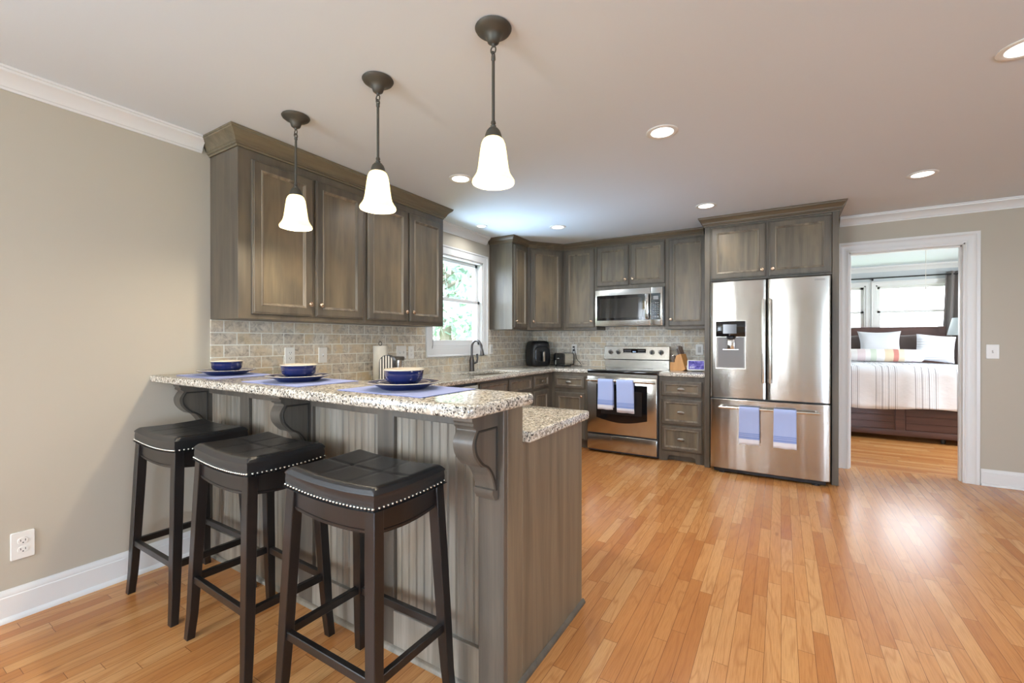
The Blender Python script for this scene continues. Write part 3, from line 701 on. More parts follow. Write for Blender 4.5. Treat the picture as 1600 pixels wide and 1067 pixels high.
# worktops
def arc(cx, cy, r, a0, a1, n=6): return [(cx+r*math.cos(math.radians(a0+(a1-a0)*i/n)), cy+r*math.sin(math.radians(a0+(a1-a0)*i/n))) for i in range(n+1)]
bar = [(0.0, 1.005)] + arc(2.135, 1.045, 0.04, -90, 0) + arc(2.145, 1.370, 0.03, 0, 90) + [(0.0, 1.400)]
o = slab('bar_countertop', bar, None, 1.0185, 1.058, M['granite'], r=0.012); tag(o, 'raised granite bar top set with three place settings', 'countertop')
main = [(0.010, 1.3870)] + [(2.157, 1.3870)] + arc(2.142, 1.955, 0.015, 0, 90, 4) + [(0.645, 1.970), (0.645, 4.700), (1.062, 4.700), (1.062, YB-0.0105), (0.0105, YB-0.0105)]
sink_hole = rrect(0.40, 0.74, 0.04, 5, 0.355, 3.72)
o = slab('kitchen_countertop', main, sink_hole, 0.8745, 0.914, M['granite'], r=0.008); tag(o, 'U-shaped granite worktop running under the window and round the corner', 'countertop')
o = slab('countertop', [(1.845, 4.700), (2.2915, 4.700), (2.2915, YB-0.0105), (1.845, YB-0.0105)], None, 0.8745, 0.914, M['granite'], r=0.008); tag(o, 'short granite worktop carrying the knife block beside the refrigerator', 'countertop')

# sink and faucet
bm = new()
out_, in_ = rrect(0.43, 0.77, 0.05, 5, 0.355, 3.72), rrect(0.40, 0.74, 0.04, 5, 0.355, 3.72)
bot = rrect(0.36, 0.70, 0.05, 5, 0.355, 3.72)
loops(bm, [[Vector((a, b, 0.8735)) for a, b in out_], [Vector((a, b, 0.8735)) for a, b in in_], [Vector((a, b, 0.72)) for a, b in in_], [Vector((a, b, 0.70)) for a, b in bot]], False, True)
t = thing('sink', 'undermount steel sink let into the granite below the window', 'sink', (0.355, 3.72, 0.70))
obj('basin', bm, M['steelin'], t); obj('drain', lathe(new(), [(0.045, 0.701), (0.045, 0.704), (0.02, 0.705), (0, 0.703)], Matrix.Translation((0.355, 3.72, 0)), 24), M['chrome'], t)
t = thing('faucet', 'dark gooseneck pull-down faucet standing behind the sink', 'faucet', (0.085, 3.81, 0.914))
Xf = Matrix.Translation((0.085, 3.81, 0.914))
bm = lathe(new(), [(0.0, 0), (0.030, 0), (0.030, 0.006), (0.026, 0.012), (0.0255, 0.05), (0.027, 0.09), (0.028, 0.115), (0.022, 0.140), (0.016, 0.160), (0.0125, 0.175)], Xf, 24)
obj('body', bm, M['gunmetal'], t)
pts = [(0.085, 3.81, 1.085), (0.085, 3.81, 1.16)] + [(0.085+0.062*(1-math.cos(a)), 3.81, 1.17+0.075*math.sin(a)) for a in [PI*i/14 for i in range(1, 13)]] 
tip = Vector(pts[-1])
obj('spout', tube(new(), pts + [(tip.x+0.008, 3.81, tip.z-0.03)], 0.0125, 14), M['gunmetal'], t)
hd = Matrix.Translation((tip.x+0.009, 3.81, tip.z-0.03)) @ Matrix.Rotation(PI-0.12, 4, 'Y')
obj('spray_head', lathe(new(), [(0.011, -0.005), (0.014, 0), (0.012, 0.006), (0.013, 0.02), (0.017, 0.03), (0.022, 0.07), (0.023, 0.085), (0.019, 0.09), (0, 0.09)], hd, 20, True), M['gunmetal'], t)
bm = tube(new(), [(0.10, 3.835, 1.00), (0.115, 3.862, 1.01), (0.118, 3.868, 1.05), (0.114, 3.866, 1.10)], [0.012, 0.012, 0.009, 0.011], 12)
obj('handle', bm, M['gunmetal'], t)

# ------------------------------------------------------------------ range, microwave, refrigerator
RX0, RX1, RY = 1.068, 1.838, 4.655
t = thing('range', 'stainless electric range with glass cooktop between the base cabinets', 'stove', (1.453, 5.0, 0))
obj('body', box(new(), (RX0, RY+0.045, 0.012), (RX1, 5.30, 0.885), 0.002), M['greydark'], t)
obj('cooktop', box(new(), (RX0-0.002, RY+0.012, 0.882), (RX1+0.002, 5.245, 0.917), 0.006, 2), M['blackgloss'], t)
bm = new()
for cx, cy, r in ((1.27, 4.84, 0.095), (1.64, 4.84, 0.115), (1.27, 5.10, 0.085), (1.64, 5.10, 0.075)):
    for q in (r, r*0.62): lathe(bm, [(q-0.001, 0.9171), (q-0.001, 0.9174), (q+0.001, 0.9174), (q+0.001, 0.9171)], Matrix.Translation((cx, cy, 0)), 40)
obj('burner_rings', bm, M['greydark'], t)
obj('front_trim', box(new(), (RX0, RY+0.01, 0.848), (RX1, RY+0.045, 0.8815), 0.002), M['steelflat'], t)
d = obj('oven_door', box(new(), (RX0+0.003, RY, 0.222), (RX1-0.003, RY+0.044, 0.846), 0.005, 2), M['steel'], t)
wpoly = [(1.180, 0.765), (1.180, 0.395)] + [(1.180+0.558*i/12, 0.395-0.045*math.sin(PI*i/12)) for i in range(1, 12)] + [(1.738, 0.395), (1.738, 0.765)]
obj('oven_window_surround', prism(new(), wpoly, lambda a, b, q: (a, q, b), RY-0.003, RY+0.002), M['blackgloss'], d)
win2 = [(1.235, 0.700), (1.235, 0.440), (1.683, 0.440), (1.683, 0.700)]
obj('oven_window', prism(new(), win2, lambda a, b, q: (a, q, b), RY-0.0042, RY-0.0028), plain('smoked_window', lin(48, 44, 42), 0.08), d)
bm = tube(new(), [(RX0+0.012, RY-0.052, 0.808), (RX1-0.012, RY-0.052, 0.808)], 0.0125, 16)
for x in (RX0+0.03, RX1-0.03): box(bm, (x-0.012, RY-0.052, 0.798), (x+0.012, RY+0.001, 0.818), 0.003)
obj('oven_handle', bm, M['steelflat'], d)
obj('storage_drawer', box(new(), (RX0+0.003, RY+0.004, 0.035), (RX1-0.003, RY+0.044, 0.206), 0.005, 2), M['steel'], t)
bk = obj('backguard_riser', box(new(), (RX0+0.002, 5.250, 0.905), (RX1-0.002, 5.300, 1.02), 0.003), M['steelflat'], t)
bm = new(); pr = [(0, 1.005), (-0.03, 1.010), (-0.036, 1.020), (-0.012, 1.170), (0.0, 1.178), (0.045, 1.178), (0.045, 1.005)]
prism(bm, pr, lambda a, b, q: (q, 5.272+a, b), RX0-0.008, RX1-0.002)
bg = obj('control_panel', bm, M['steelflat'], t)
CPX = lambda x, z: Matrix.Translation((x, 5.272-0.036+0.024*(z-1.02)/0.15-0.0005, z)) @ Matrix.Rotation(PI/2+0.16, 4, 'X')
for x in (1.143, 1.238, 1.642, 1.745):
    K = CPX(x, 1.105)
    bm = lathe(new(), [(0.031, -0.001), (0.031, 0.004), (0.026, 0.007), (0.022, 0.008), (0.019, 0.028), (0.017, 0.031), (0, 0.031)], K, 28, True)
    kn = obj('knob', bm, M['pull'], bg)
    obj('grip', box(new(), (-0.006, -0.020, 0.028), (0.006, 0.020, 0.042), 0.003, 2, K), M['greydark'], kn)
K = CPX(1.433, 1.105)
dp = obj('display', box(new(), (-0.135, -0.041, -0.002), (0.135, 0.041, 0.0025), 0.002, 1, K), M['blackgloss'], bg)
obj('clock_digits', text_into(new(), '8:41', 0.024, K @ Matrix.Translation((0.002, 0.004, 0.003))), M['led'], dp)
bm = new()
for i in range(5):
    for j in range(3): box(bm, (-0.122+i*0.018, -0.026+j*0.022, 0.0024), (-0.110+i*0.018, -0.018+j*0.022, 0.003), 0, 1, K)
for i in range(5):
    for j in range(3): box(bm, (0.045+i*0.017, -0.026+j*0.022, 0.0024), (0.055+i*0.017, -0.018+j*0.022, 0.003), 0, 1, K)
for i in range(6): box(bm, (-0.045+i*0.017, -0.030, 0.0024), (-0.034+i*0.017, -0.024, 0.003), 0, 1, K)
obj('buttons', bm, M['panelmark'], dp)

t = thing('microwave', 'stainless over-the-range microwave with black window and side keypad', 'microwave', (1.44, 5.1, 1.41))
MX0, MX1, MY, MZ0, MZ1 = 1.052, 1.826, 4.950, 1.414, 1.836
obj('body', box(new(), (MX0+0.004, MY+0.03, MZ0), (MX1+0.012, 5.325, MZ1), 0.002), M['greydark'], t)
d = obj('door', box(new(), (MX0, MY, MZ0), (1.698, MY+0.0298, MZ1-0.002), 0.004, 2), M['steelflat'], t)
obj('door_window', box(new(), (MX0+0.022, MY-0.002, MZ0+0.062), (1.694, MY+0.002, MZ1-0.068), 0.0015), M['blackgloss'], d)
obj('window_screen', box(new(), (MX0+0.06, MY-0.003, MZ0+0.092), (1.600, MY-0.0015, MZ1-0.105), 0), plain('smoked_microwave_window', lin(46, 45, 42), 0.05, coat=0.6), d)
bm = new(); hp = [(1.655, 0.010), (1.665, 0.034), (1.672, 0.042), (1.690, 0.036), (1.690, 0.026), (1.678, 0.028), (1.670, 0.010)]
box(bm, (1.648, MY-0.045, MZ0+0.07), (1.686, MY-0.034, MZ1-0.075), 0.005, 2); box(bm, (1.655, MY-0.036, MZ0+0.075), (1.68, MY, MZ0+0.10), 0.002); box(bm, (1.655, MY-0.036, MZ1-0.105), (1.68, MY, MZ1-0.08), 0.002)
obj('handle', bm, M['chrome'], d)
c = obj('control_column', box(new(), (1.700, MY, MZ0), (MX1, MY+0.0298, MZ1-0.002), 0.004, 2), M['steelflat'], t)
k = obj('keypad', box(new(), (1.702, MY-0.002, MZ0+0.062), (MX1-0.022, MY+0.002, MZ1-0.068), 0.0015), M['blackgloss'], c)
X = frame((1.755, MY-0.0021, MZ0), (1, 0, 0), (0, -1, 0))
obj('clock_window', box(new(), (-0.028, 0.285, 0), (0.028, 0.325, 0.001), 0, 1, X), M['panelmark'], k)
bm = new()
for j in range(6):
    for i in range(3): box(bm, (-0.034+i*0.026, 0.125+j*0.024, 0), (-0.022+i*0.026, 0.131+j*0.024, 0.001), 0, 1, X)
for i in range(3): lathe(bm, [(0.009, 0), (0.009, 0.001), (0, 0.001)], X @ Matrix.Translation((-0.028+i*0.026, 0.095, 0)), 14)
obj('buttons', bm, M['panelmark'], k)

t = thing('refrigerator', 'stainless french-door refrigerator with ice dispenser and bottom freezer drawer', 'refrigerator', (2.823, 4.95, 0))
FX0, FX1, FY = 2.358, 3.290, 4.547
obj('body', box(new(), (FX0+0.004, FY+0.085, 0.03), (FX1-0.004, 5.28, 1.772), 0.003), M['greydark'], t)
def bowed(lo, hi, y, depth, bow, r=0.012, cut=None):
    """door with a gently bowed front and rounded vertical edges"""
    bm = new(); w = hi[0]-lo[0]; n = 24; pl = []
    for i in range(n+1):
        s = i/n; pl.append((lo[0]+r+(w-2*r)*s, y - bow*4*s*(1-s)))
    poly = [(lo[0], y+depth), (lo[0], y+r*1.2), (lo[0]+r*0.3, y+r*0.35)] + pl + [(hi[0]-r*0.3, y+r*0.35), (hi[0], y+r*1.2), (hi[0], y+depth)]
    zz = [lo[1], lo[1]+0.004, hi[1]-0.004, hi[1]] 
    rings = []
    for k, z in enumerate(zz):
        rings.append([Vector((a, b + (0.004 if k in (0, 3) and b < y+depth*0.5 else 0), z)) for a, b in poly])
    loops(bm, rings); return bm
ld = obj('left_door', bowed((FX0, 0.712), (2.8195, 1.797), FY, 0.075, 0.010), M['steel'], t)
rd = obj('right_door', bowed((2.8265, 0.712), (FX1, 1.797), FY, 0.075, 0.010), M['steel'], t)
fz = obj('freezer_drawer', bowed((FX0, 0.048), (FX1, 0.698), FY, 0.075, 0.012), M['steel'], t)
for par, x in ((ld, 2.797), (rd, 2.849)):
    bm = new(); box(bm, (x-0.010, FY-0.062, 0.862), (x+0.010, FY-0.036, 1.618), 0.006, 3)
    for z in (0.885, 1.595): box(bm, (x-0.008, FY-0.045, z-0.015), (x+0.008, FY+0.002, z+0.015), 0.003)
    obj('handle', bm, M['steelflat'], par)
bm = tube(new(), [(2.438, FY-0.062, 0.628), (3.212, FY-0.062, 0.628)], 0.0125, 16)
for x in (2.455, 3.195): box(bm, (x-0.012, FY-0.062, 0.617), (x+0.012, FY+0.002, 0.639), 0.003)
obj('handle', bm, M['steelflat'], fz)
# dispenser
DXa, DXb, DZa, DZb = 2.408, 2.655, 0.985, 1.425
dsp = obj('dispenser', box(new(), (DXa-0.004, FY-0.013, DZa-0.006), (DXb+0.004, FY-0.004, DZb+0.004), 0.002), M['steelflat'], ld)
obj('dispenser_recess', box(new(), (DXa+0.002, FY-0.0145, DZa+0.004), (DXb-0.002, FY-0.0125, 1.278)), M['grey'], dsp)
bm = new()   # recess seen as a shallow sloped niche
loops(bm, [[Vector(p) for p in ((DXa+0.002, FY-0.015, DZa+0.004), (DXb-0.002, FY-0.015, DZa+0.004), (DXb-0.002, FY-0.015, 1.278), (DXa+0.002, FY-0.015, 1.278))],
           [Vector(p) for p in ((DXa+0.042, FY-0.0135, DZa+0.030), (DXb-0.032, FY-0.0135, DZa+0.030), (DXb-0.032, FY-0.0135, 1.278), (DXa+0.042, FY-0.0135, 1.278))]], False, True)
obj('niche', bm, plain('niche_grey', lin(140, 136, 128), 0.35, 0.6), dsp)
obj('dispenser_display', box(new(), (DXa, FY-0.022, 1.280), (DXb, FY-0.010, DZb), 0.003, 2), M['blackgloss'], dsp)
obj('dispenser_screen', box(new(), (DXa+0.062, FY-0.0228, 1.31), (DXa+0.175, FY-0.0215, 1.395)), plain('screen_grey', lin(84, 86, 92), 0.1), dsp)
K = Matrix.Translation((DXa+0.128, FY-0.016, 0))
obj('dispenser_spout', lathe(new(), [(0.040, 1.282), (0.038, 1.265), (0.026, 1.255), (0, 1.255)], K, 24), M['blackplastic'], dsp)
bm = new(); box(bm, (DXa+0.098, FY-0.030, 1.165), (DXa+0.160, FY-0.016, 1.258), 0.006, 2); box(bm, (DXa+0.06, FY-0.019, 1.158), (DXa+0.198, FY-0.014, 1.164), 0.001)
obj('paddle', bm, M['chrome'], dsp)
obj('brand_lettering', text_into(new(), 'SAMSUNG', 0.020, frame((3.205, FY-0.0066, 1.765), (1, 0, 0), (0, -1, 0)), 0.0005), M['logo'], rd)
bm = box(new(), (FX0+0.03, FY+0.03, 0.012), (FX1-0.03, FY+0.10, 0.045)); 
for x in (FX0+0.10, FX1-0.10): lathe(bm, [(0.03, 0.0), (0.03, 0.012), (0.02, 0.016), (0.02, 0.04)], Matrix.Translation((x, FY+0.05, 0)), 16, True, True)
obj('foot_grille', bm, M['blackplastic'], t)

# ------------------------------------------------------------------ towels
def towel(label, cx, ybar, zbar, w, front, back, name='dish_towel', group='blue dish towels', skew=0.0, seed=0):
    rb = 0.0152; rng = random.Random(seed); ph = rng.random()*6
    prof = []
    for i in range(15): prof.append((-rb - 0.003*math.sin(i*0.5), zbar - front*(1-i/14)))
    for i in range(1, 8):
        a = PI - PI*i/8; prof.append((rb*math.cos(a), zbar + rb*math.sin(a)))
    for i in range(15): prof.append((rb + 0.001, zbar - back*i/14))
    nx = 16; bm = new(); grid = []
    for k, (py, pz) in enumerate(prof):
        row = []; drop = (zbar-pz)/front
        for j in range(nx+1):
            s = j/nx - 0.5
            wav = 0.005*math.sin(s*9+ph)*max(0, drop) * (1 if py < 0 else 0.15)
            x = cx + s*w*(1+0.03*max(drop, 0)) + skew*max(drop, 0)*(1 if py < 0 else 0)
            row.append(bm.verts.new((x, ybar + py - max(0, wav), pz - 0.004*abs(math.sin(s*5+ph))*max(0, drop))))
        grid.append(row)
    for a, b in zip(grid, grid[1:]):
        for j in range(nx): bm.faces.new((a[j], a[j+1], b[j+1], b[j]))
    o = obj(name, bm, M['towel'], smooth=60, rec=False)
    m = o.modifiers.new('thickness', 'SOLIDIFY'); m.thickness = 0.004; m.offset = 1.0
    return tag(o, label, 'towel', group)
OB = RY-0.052; FB = FY-0.062
towel('left blue dish towel folded over the oven door handle', 1.306, OB, 0.808, 0.168, 0.308, 0.290, seed=1)
towel('right blue dish towel with loose corner on the oven door handle', 1.518, OB, 0.808, 0.180, 0.318, 0.335, seed=2, skew=0.012)
towel('left blue dish towel hanging from the freezer drawer handle', 2.688, FB, 0.628, 0.160, 0.318, 0.300, seed=3)
towel('right blue dish towel hanging from the freezer drawer handle', 2.962, FB, 0.628, 0.168, 0.318, 0.305, seed=4)

# ------------------------------------------------------------------ bar stools
def make_stool():
    t = thing('bar_stool', '', 'bar stool', (0, 0, 0), 'saddle bar stools')
    hw, hd, zb, th = 0.217, 0.154, 0.742, 0.052
    sag = lambda x, y: 0.012*(x/hw)**2 + 0.006*(y/hd)**2 - 0.008
    nx, ny = 73, 51; bm = new(); grid = []
    r = 0.022
    for i in range(nx):
        row = []
        for j in range(ny):
            s, q = i/(nx-1)*2-1, j/(ny-1)*2-1
            s = math.copysign(1-(1-abs(s))**1.5, s); q = math.copysign(1-(1-abs(q))**1.5, q)
            x, y = s*hw, q*hd
            dx, dy = hw-abs(x), hd-abs(y)
            fx = 1-max(0, 1-dx/r)**2; fy = 1-max(0, 1-dy/r)**2
            z = zb + th + sag(x, y) + 0.016*math.sqrt(max(0, fx*fy)) + 0.004*(1-s*s)*(1-q*q)
            for c in (-hw/3, hw/3): z -= 0.0026*math.exp(-((x-c)/0.0045)**2)*min(1, dy/0.02)
            z -= 0.0026*math.exp(-(y/0.0045)**2)*min(1, dx/0.02)
            row.append(bm.verts.new((x, y, z)))
        grid.append(row)
    for i in range(nx-1):
        for j in range(ny-1): bm.faces.new((grid[i][j], grid[i+1][j], grid[i+1][j+1], grid[i][j+1]))
    border = [grid[i][0] for i in range(nx)] + [grid[nx-1][j] for j in range(1, ny)] + [grid[i][ny-1] for i in range(nx-2, -1, -1)] + [grid[0][j] for j in range(ny-2, 0, -1)]
    prev = border
    for off, zz in ((0.0035, th-0.004), (0.004, th-0.008), (0.0015, th-0.012), (0.003, th*0.45), (0.001, 0.0), (-0.01, -0.001)):
        cur = []
        for v in border:
            x, y = v.co.x, v.co.y
            x += math.copysign(off, x) if abs(abs(x)-hw) < 1e-4 else 0
            y += math.copysign(off, y) if abs(abs(y)-hd) < 1e-4 else 0
            cur.append(bm.verts.new((x, y, zb + sag(v.co.x, v.co.y) + zz)))
        for k in range(len(border)):
            bm.faces.new((prev[k], prev[(k+1) % len(border)], cur[(k+1) % len(border)], cur[k]))
        prev = cur
    bm.faces.new(prev)
    obj('seat', bm, M['leather'], t, smooth=60)
    bm = new(); pts = []
    n = 27
    for k in range(n+1):
        x = -hw + 2*hw*k/n
        for s in (-1, 1): pts.append((x, s*(hd+0.003)))
    n = 18
    for k in range(1, n):
        y = -hd + 2*hd*k/n
        for s in (-1, 1): pts.append((s*(hw+0.003), y))
    for x, y in pts: bmesh.ops.create_icosphere(bm, subdivisions=1, radius=0.0054, matrix=Matrix.Translation((x, y, zb + 0.0062 + sag(max(-hw, min(hw, x)), max(-hd, min(hd, y))))))
    obj('nailhead_trim', bm, M['nail'], t, smooth=80)
    lx, ly = hw-0.020, hd-0.019; ex, ey = 0.034, 0.030
    for sx in (-1, 1):
        for sy in (-1, 1):
            rings = []
            for z, wx, wy in ((zb+0.012, 0.021, 0.019), (0.60, 0.0215, 0.0195), (0.25, 0.0205, 0.018), (0.10, 0.018, 0.0165), (0.0, 0.0165, 0.015)):
                f = 1 - z/zb; fl = 0.004*max(0, 1 - z/0.16)**2
                cx, cy = sx*(lx+ex*f+fl), sy*(ly+ey*f+fl)
                c = 0.002
                rings.append([Vector((cx+a, cy+b, z)) for a, b in ((wx-c, wy), (-wx+c, wy), (-wx, wy-c), (-wx, -wy+c), (-wx+c, -wy), (wx-c, -wy), (wx, -wy+c), (wx, wy-c))])
            obj('leg', loops_bm(rings), M['stool'], t, smooth=30)
    for s in (-1, 1):
        for ax in ('x', 'y'):
            L = (lx if ax == 'x' else ly)-0.012; bm = new(); rg = []; rb_ = []
            for k in range(17):
                q = -L + 2*L*k/16
                x, y = (q, s*ly) if ax == 'x' else (s*lx, q)
                zt = zb + 0.004 + sag(x, y); zl = 0.668 + 0.022*(q/L)**2*0 + (0.014*(q/L)**2 if ax == 'x' else 0.012*(q/L)**2) - 0.006
                hh = 0.010
                def P(o, z): return Vector((x, y+s*o, z)) if ax == 'x' else Vector((x+s*o, y, z))
                rg.append([P(-hh, zl), P(hh, zl), P(hh, zl+0.004), P(hh+0.003, zl+0.006), P(hh+0.003, zl+0.011), P(hh, zl+0.013), P(hh, zt), P(-hh, zt)])
            obj('apron', loops_bm(rg), M['stool'], t, smooth=30)
            f = 1 - 0.25/zb; X_, Y_ = lx+ex*f, ly+ey*f
            bm = new()
            if ax == 'x': box(bm, (-X_+0.008, s*Y_-0.0105, 0.235), (X_-0.008, s*Y_+0.0105, 0.264), 0.002)
            else: box(bm, (s*X_-0.0105, -Y_+0.008, 0.237), (s*X_+0.0105, Y_-0.008, 0.266), 0.002)
            obj('stretcher', bm, M['stool'], t)
    return t
def loops_bm(rings):
    b = new(); loops(b, rings); return b
st = make_stool()
SL = ['black leather saddle bar stool standing closest to the bare left wall', 'black leather saddle bar stool in the middle of the row of three', 'black leather saddle bar stool closest to the open end of the bar']
for i, (x, y, rz) in enumerate(((0.424, 1.028, 0.0), (1.059, 1.018, -0.03), (1.709, 1.026, 0.0))):
    o = st if i == 0 else copy_tree(st)
    o.location = (x, y, 0); o.rotation_euler = (0, 0, rz); o['label'] = SL[i]

# ------------------------------------------------------------------ pendants and downlights
def make_pendant():
    t = thing('pendant_light', '', 'pendant light', (0, 0, 0), 'pendants over the bar')
    T = lambda z: Matrix.Translation((0, 0, z))
    obj('canopy', lathe(new(), [(0.0, 0), (0.068, 0), (0.070, -0.003), (0.066, -0.010), (0.058, -0.016), (0.040, -0.024), (0.030, -0.032), (0.026, -0.042), (0.022, -0.054), (0.014, -0.060), (0.008, -0.062), (0.006, -0.070), (0, -0.070)], T(H-0.001), 40), M['bronze'], t)
    bm = new(); lp = [(0.011*math.cos(a), 0, 0.014*math.sin(a)+H-0.084) for a in [2*PI*k/18 for k in range(19)]]
    tube(bm, lp, 0.0028, 8); tube(bm, [(0, 0.009*math.cos(a), 0.011*math.sin(a)+H-0.102) for a in [2*PI*k/18 for k in range(19)]], 0.0028, 8)
    obj('loop', bm, M['bronze'], t)
    bm = tube(new(), [(0, 0, H-0.110), (0, 0, 2.0720)], 0.0058, 12); lathe(bm, [(0, H-0.106), (0.008, H-0.108), (0.0085, H-0.122), (0.006, H-0.126)], T(0), 12)
    obj('rod', bm, M['bronze'], t)
    obj('socket_cap', lathe(new(), [(0, 2.0850), (0.008, 2.0840), (0.010, 2.0760), (0.007, 2.0720), (0.011, 2.0660), (0.010, 2.0600), (0.018, 2.0560), (0.026, 2.0460), (0.031, 2.0320), (0.033, 2.0180), (0.031, 2.0160), (0, 2.0180)], T(0), 28), M['bronze'], t)
    outer = [(0.030, 2.0200), (0.040, 2.0100), (0.046, 1.9950), (0.050, 1.9700), (0.0545, 1.9350), (0.059, 1.9030), (0.064, 1.8840), (0.072, 1.8700), (0.080, 1.8580), (0.0815, 1.8510), (0.079, 1.8470)]
    inner = [(a-0.003, b-0.0005) for a, b in reversed(outer[:-1])]
    obj('glass_shade', lathe(new(), outer + [(0.077, 1.8490)] + inner, T(0), 40), M['lampglass'], t)
    obj('bulb', lathe(new(), [(0.010, 2.0100), (0.012, 1.9950), (0.022, 1.9750), (0.027, 1.9550), (0.025, 1.9350), (0.014, 1.9200), (0, 1.9160)], T(0), 20), M['bulb'], t)
    return t
pt = make_pendant()
PLB = ['bronze pendant with bell glass shade closest to the bare left wall', 'bronze pendant with bell glass shade, middle of the row of three', 'bronze pendant with bell glass shade over the open end of the bar']
for i, x in enumerate((0.725, 1.357, 1.993)):
    o = pt if i == 0 else copy_tree(pt)
    o.location = (x, 1.392, 0); o['label'] = PLB[i]
    l = bpy.data.lights.new('pendant_bulb_light', 'POINT'); l.energy = PEND_W; l.color = (1.0, 0.85, 0.64); l.shadow_soft_size = 0.03
    lo = bpy.data.objects.new('pendant_bulb_light', l); COL.objects.link(lo); lo.location = (x, 1.392, 1.880)

def make_down():
    t = thing('recessed_light', '', 'ceiling light', (0, 0, H), 'recessed ceiling lights')
    obj('trim_ring', lathe(new(), [(0.060, 0), (0.086, 0), (0.087, -0.003), (0.082, -0.006), (0.068, -0.006), (0.062, -0.004), (0.060, 0)], Matrix.Translation((0, 0, H)), 40), M['white'], t)
    obj('lens', lathe(new(), [(0, -0.0035), (0.063, -0.0035), (0.063, -0.001), (0, -0.001)], Matrix.Translation((0, 0, H)), 40), M['lens'], t)
    return t
dn = make_down()
DL = [(2.350, 2.590, 'lit recessed ceiling light alone between the bar pendants and the microwave'), (0.915, 2.560, 'lit recessed ceiling light beside the end pendant shade'), (0.926, 4.190, 'lit recessed ceiling light in front of the angled corner cabinet'),
      (2.364, 4.214, 'lit recessed ceiling light just before the refrigerator surround crown'), (3.795, 4.222, 'lit recessed ceiling light nearest the bedroom doorway'), (3.780, 2.615, 'lit recessed ceiling light cut by the right edge of the photo'),
      (0.267, 3.733, 'small lit recessed ceiling light above the sink window')]
for i, (x, y, lb) in enumerate(DL):
    o = dn if i == 0 else copy_tree(dn)
    o.location = (x, y, H); o['label'] = lb
    if i == 6: o.scale = (0.7, 0.7, 1)
    l = bpy.data.lights.new('downlight', 'AREA'); l.shape = 'DISK'; l.size = 0.11; l.energy = DOWN_W*(0.5 if i == 6 else 1); l.color = (1.0, 0.98, 0.95); l.spread = 2.6
    lo = bpy.data.objects.new('downlight', l); COL.objects.link(lo); lo.location = (x, y, H-0.008)

# ------------------------------------------------------------------ place settings
def make_setting(objs):
    o1 = obj('placemat', box(new(), (-0.215, -0.150, 0), (0.215, 0.150, 0.003), 0.001), M['placemat'], origin=(0, 0, 0))
    p = thing('dinner_plate', '', 'plate', (0, 0, 0), 'blue dinner plates')
    obj('dish', lathe(new(), [(0, 0.003), (0.070, 0.003), (0.080, 0.0), (0.086, 0.002), (0.094, 0.010), (0.112, 0.018), (0.134, 0.024), (0.137, 0.0255), (0.1375, 0.027)], None, 56), M['blue'], p)
    obj('well', lathe(new(), [(0.1355, 0.0275), (0.110, 0.0225), (0.095, 0.015), (0.085, 0.008), (0, 0.007)], None, 56), M['bluein'], p)
    obj('rim', lathe(new(), [(0.1370, 0.0262), (0.1382, 0.0272), (0.1372, 0.0285), (0.1352, 0.0272)], None, 56), M['cream'], p)
    s = thing('salad_plate', '', 'plate', (0, 0, 0), 'blue salad plates')
    obj('dish', lathe(new(), [(0, 0.003), (0.052, 0.003), (0.060, 0.0), (0.066, 0.003), (0.078, 0.010), (0.098, 0.015), (0.100, 0.0165)], None, 48), M['blue'], s)
    obj('well', lathe(new(), [(0.0985, 0.0165), (0.078, 0.013), (0.066, 0.007), (0, 0.006)], None, 48), M['bluein'], s)
    obj('rim', lathe(new(), [(0.0995, 0.0158), (0.1008, 0.0168), (0.0995, 0.0178), (0.098, 0.0168)], None, 48), M['cream'], s)
    b = thing('bowl', '', 'bowl', (0, 0, 0), 'blue bowls')
    obj('dish', lathe(new(), [(0, 0.006), (0.040, 0.006), (0.046, 0.001), (0.051, 0.001), (0.055, 0.008), (0.064, 0.016), (0.070, 0.024), (0.0725, 0.040), (0.0745, 0.055), (0.0765, 0.0575)], None, 48), M['blue'], b)
    obj('inside', lathe(new(), [(0.0745, 0.0595), (0.0715, 0.055), (0.070, 0.040), (0.066, 0.026), (0.052, 0.014), (0, 0.010)], None, 48), M['cream'], b)
    obj('rim', lathe(new(), [(0.0763, 0.0565), (0.0785, 0.0588), (0.0772, 0.0618), (0.0735, 0.0600)], None, 48), M['cream'], b)
    return [o1, p, s, b]
first = make_setting(None)
where = ['by the bare wall end of the bar', 'at the middle setting of the bar', 'nearest the open bar end']
words_ = ['flat periwinkle placemat', 'wide blue dinner plate on a placemat', 'small blue salad plate under a bowl', 'deep blue bowl with cream rim']
for i, (mx, my, px, py) in enumerate(((0.372, 1.215, 0.375, 1.215), (1.055, 1.205, 1.050, 1.200), (1.713, 1.218, 1.690, 1.225))):
    zz = 1.0585
    for k, s in enumerate(first):
        o = s if i == 0 else copy_tree(s)
        o['label'] = words_[k] + ' ' + where[i]; o['category'] = ('placemat', 'plate', 'plate', 'bowl')[k]
        o['group'] = ('periwinkle placemats', 'blue dinner plates', 'blue salad plates', 'blue bowls')[k]
        o.location = (mx, my, zz) if k == 0 else (px, py, zz + (0, 0.0035, 0.0115, 0.0185)[k])

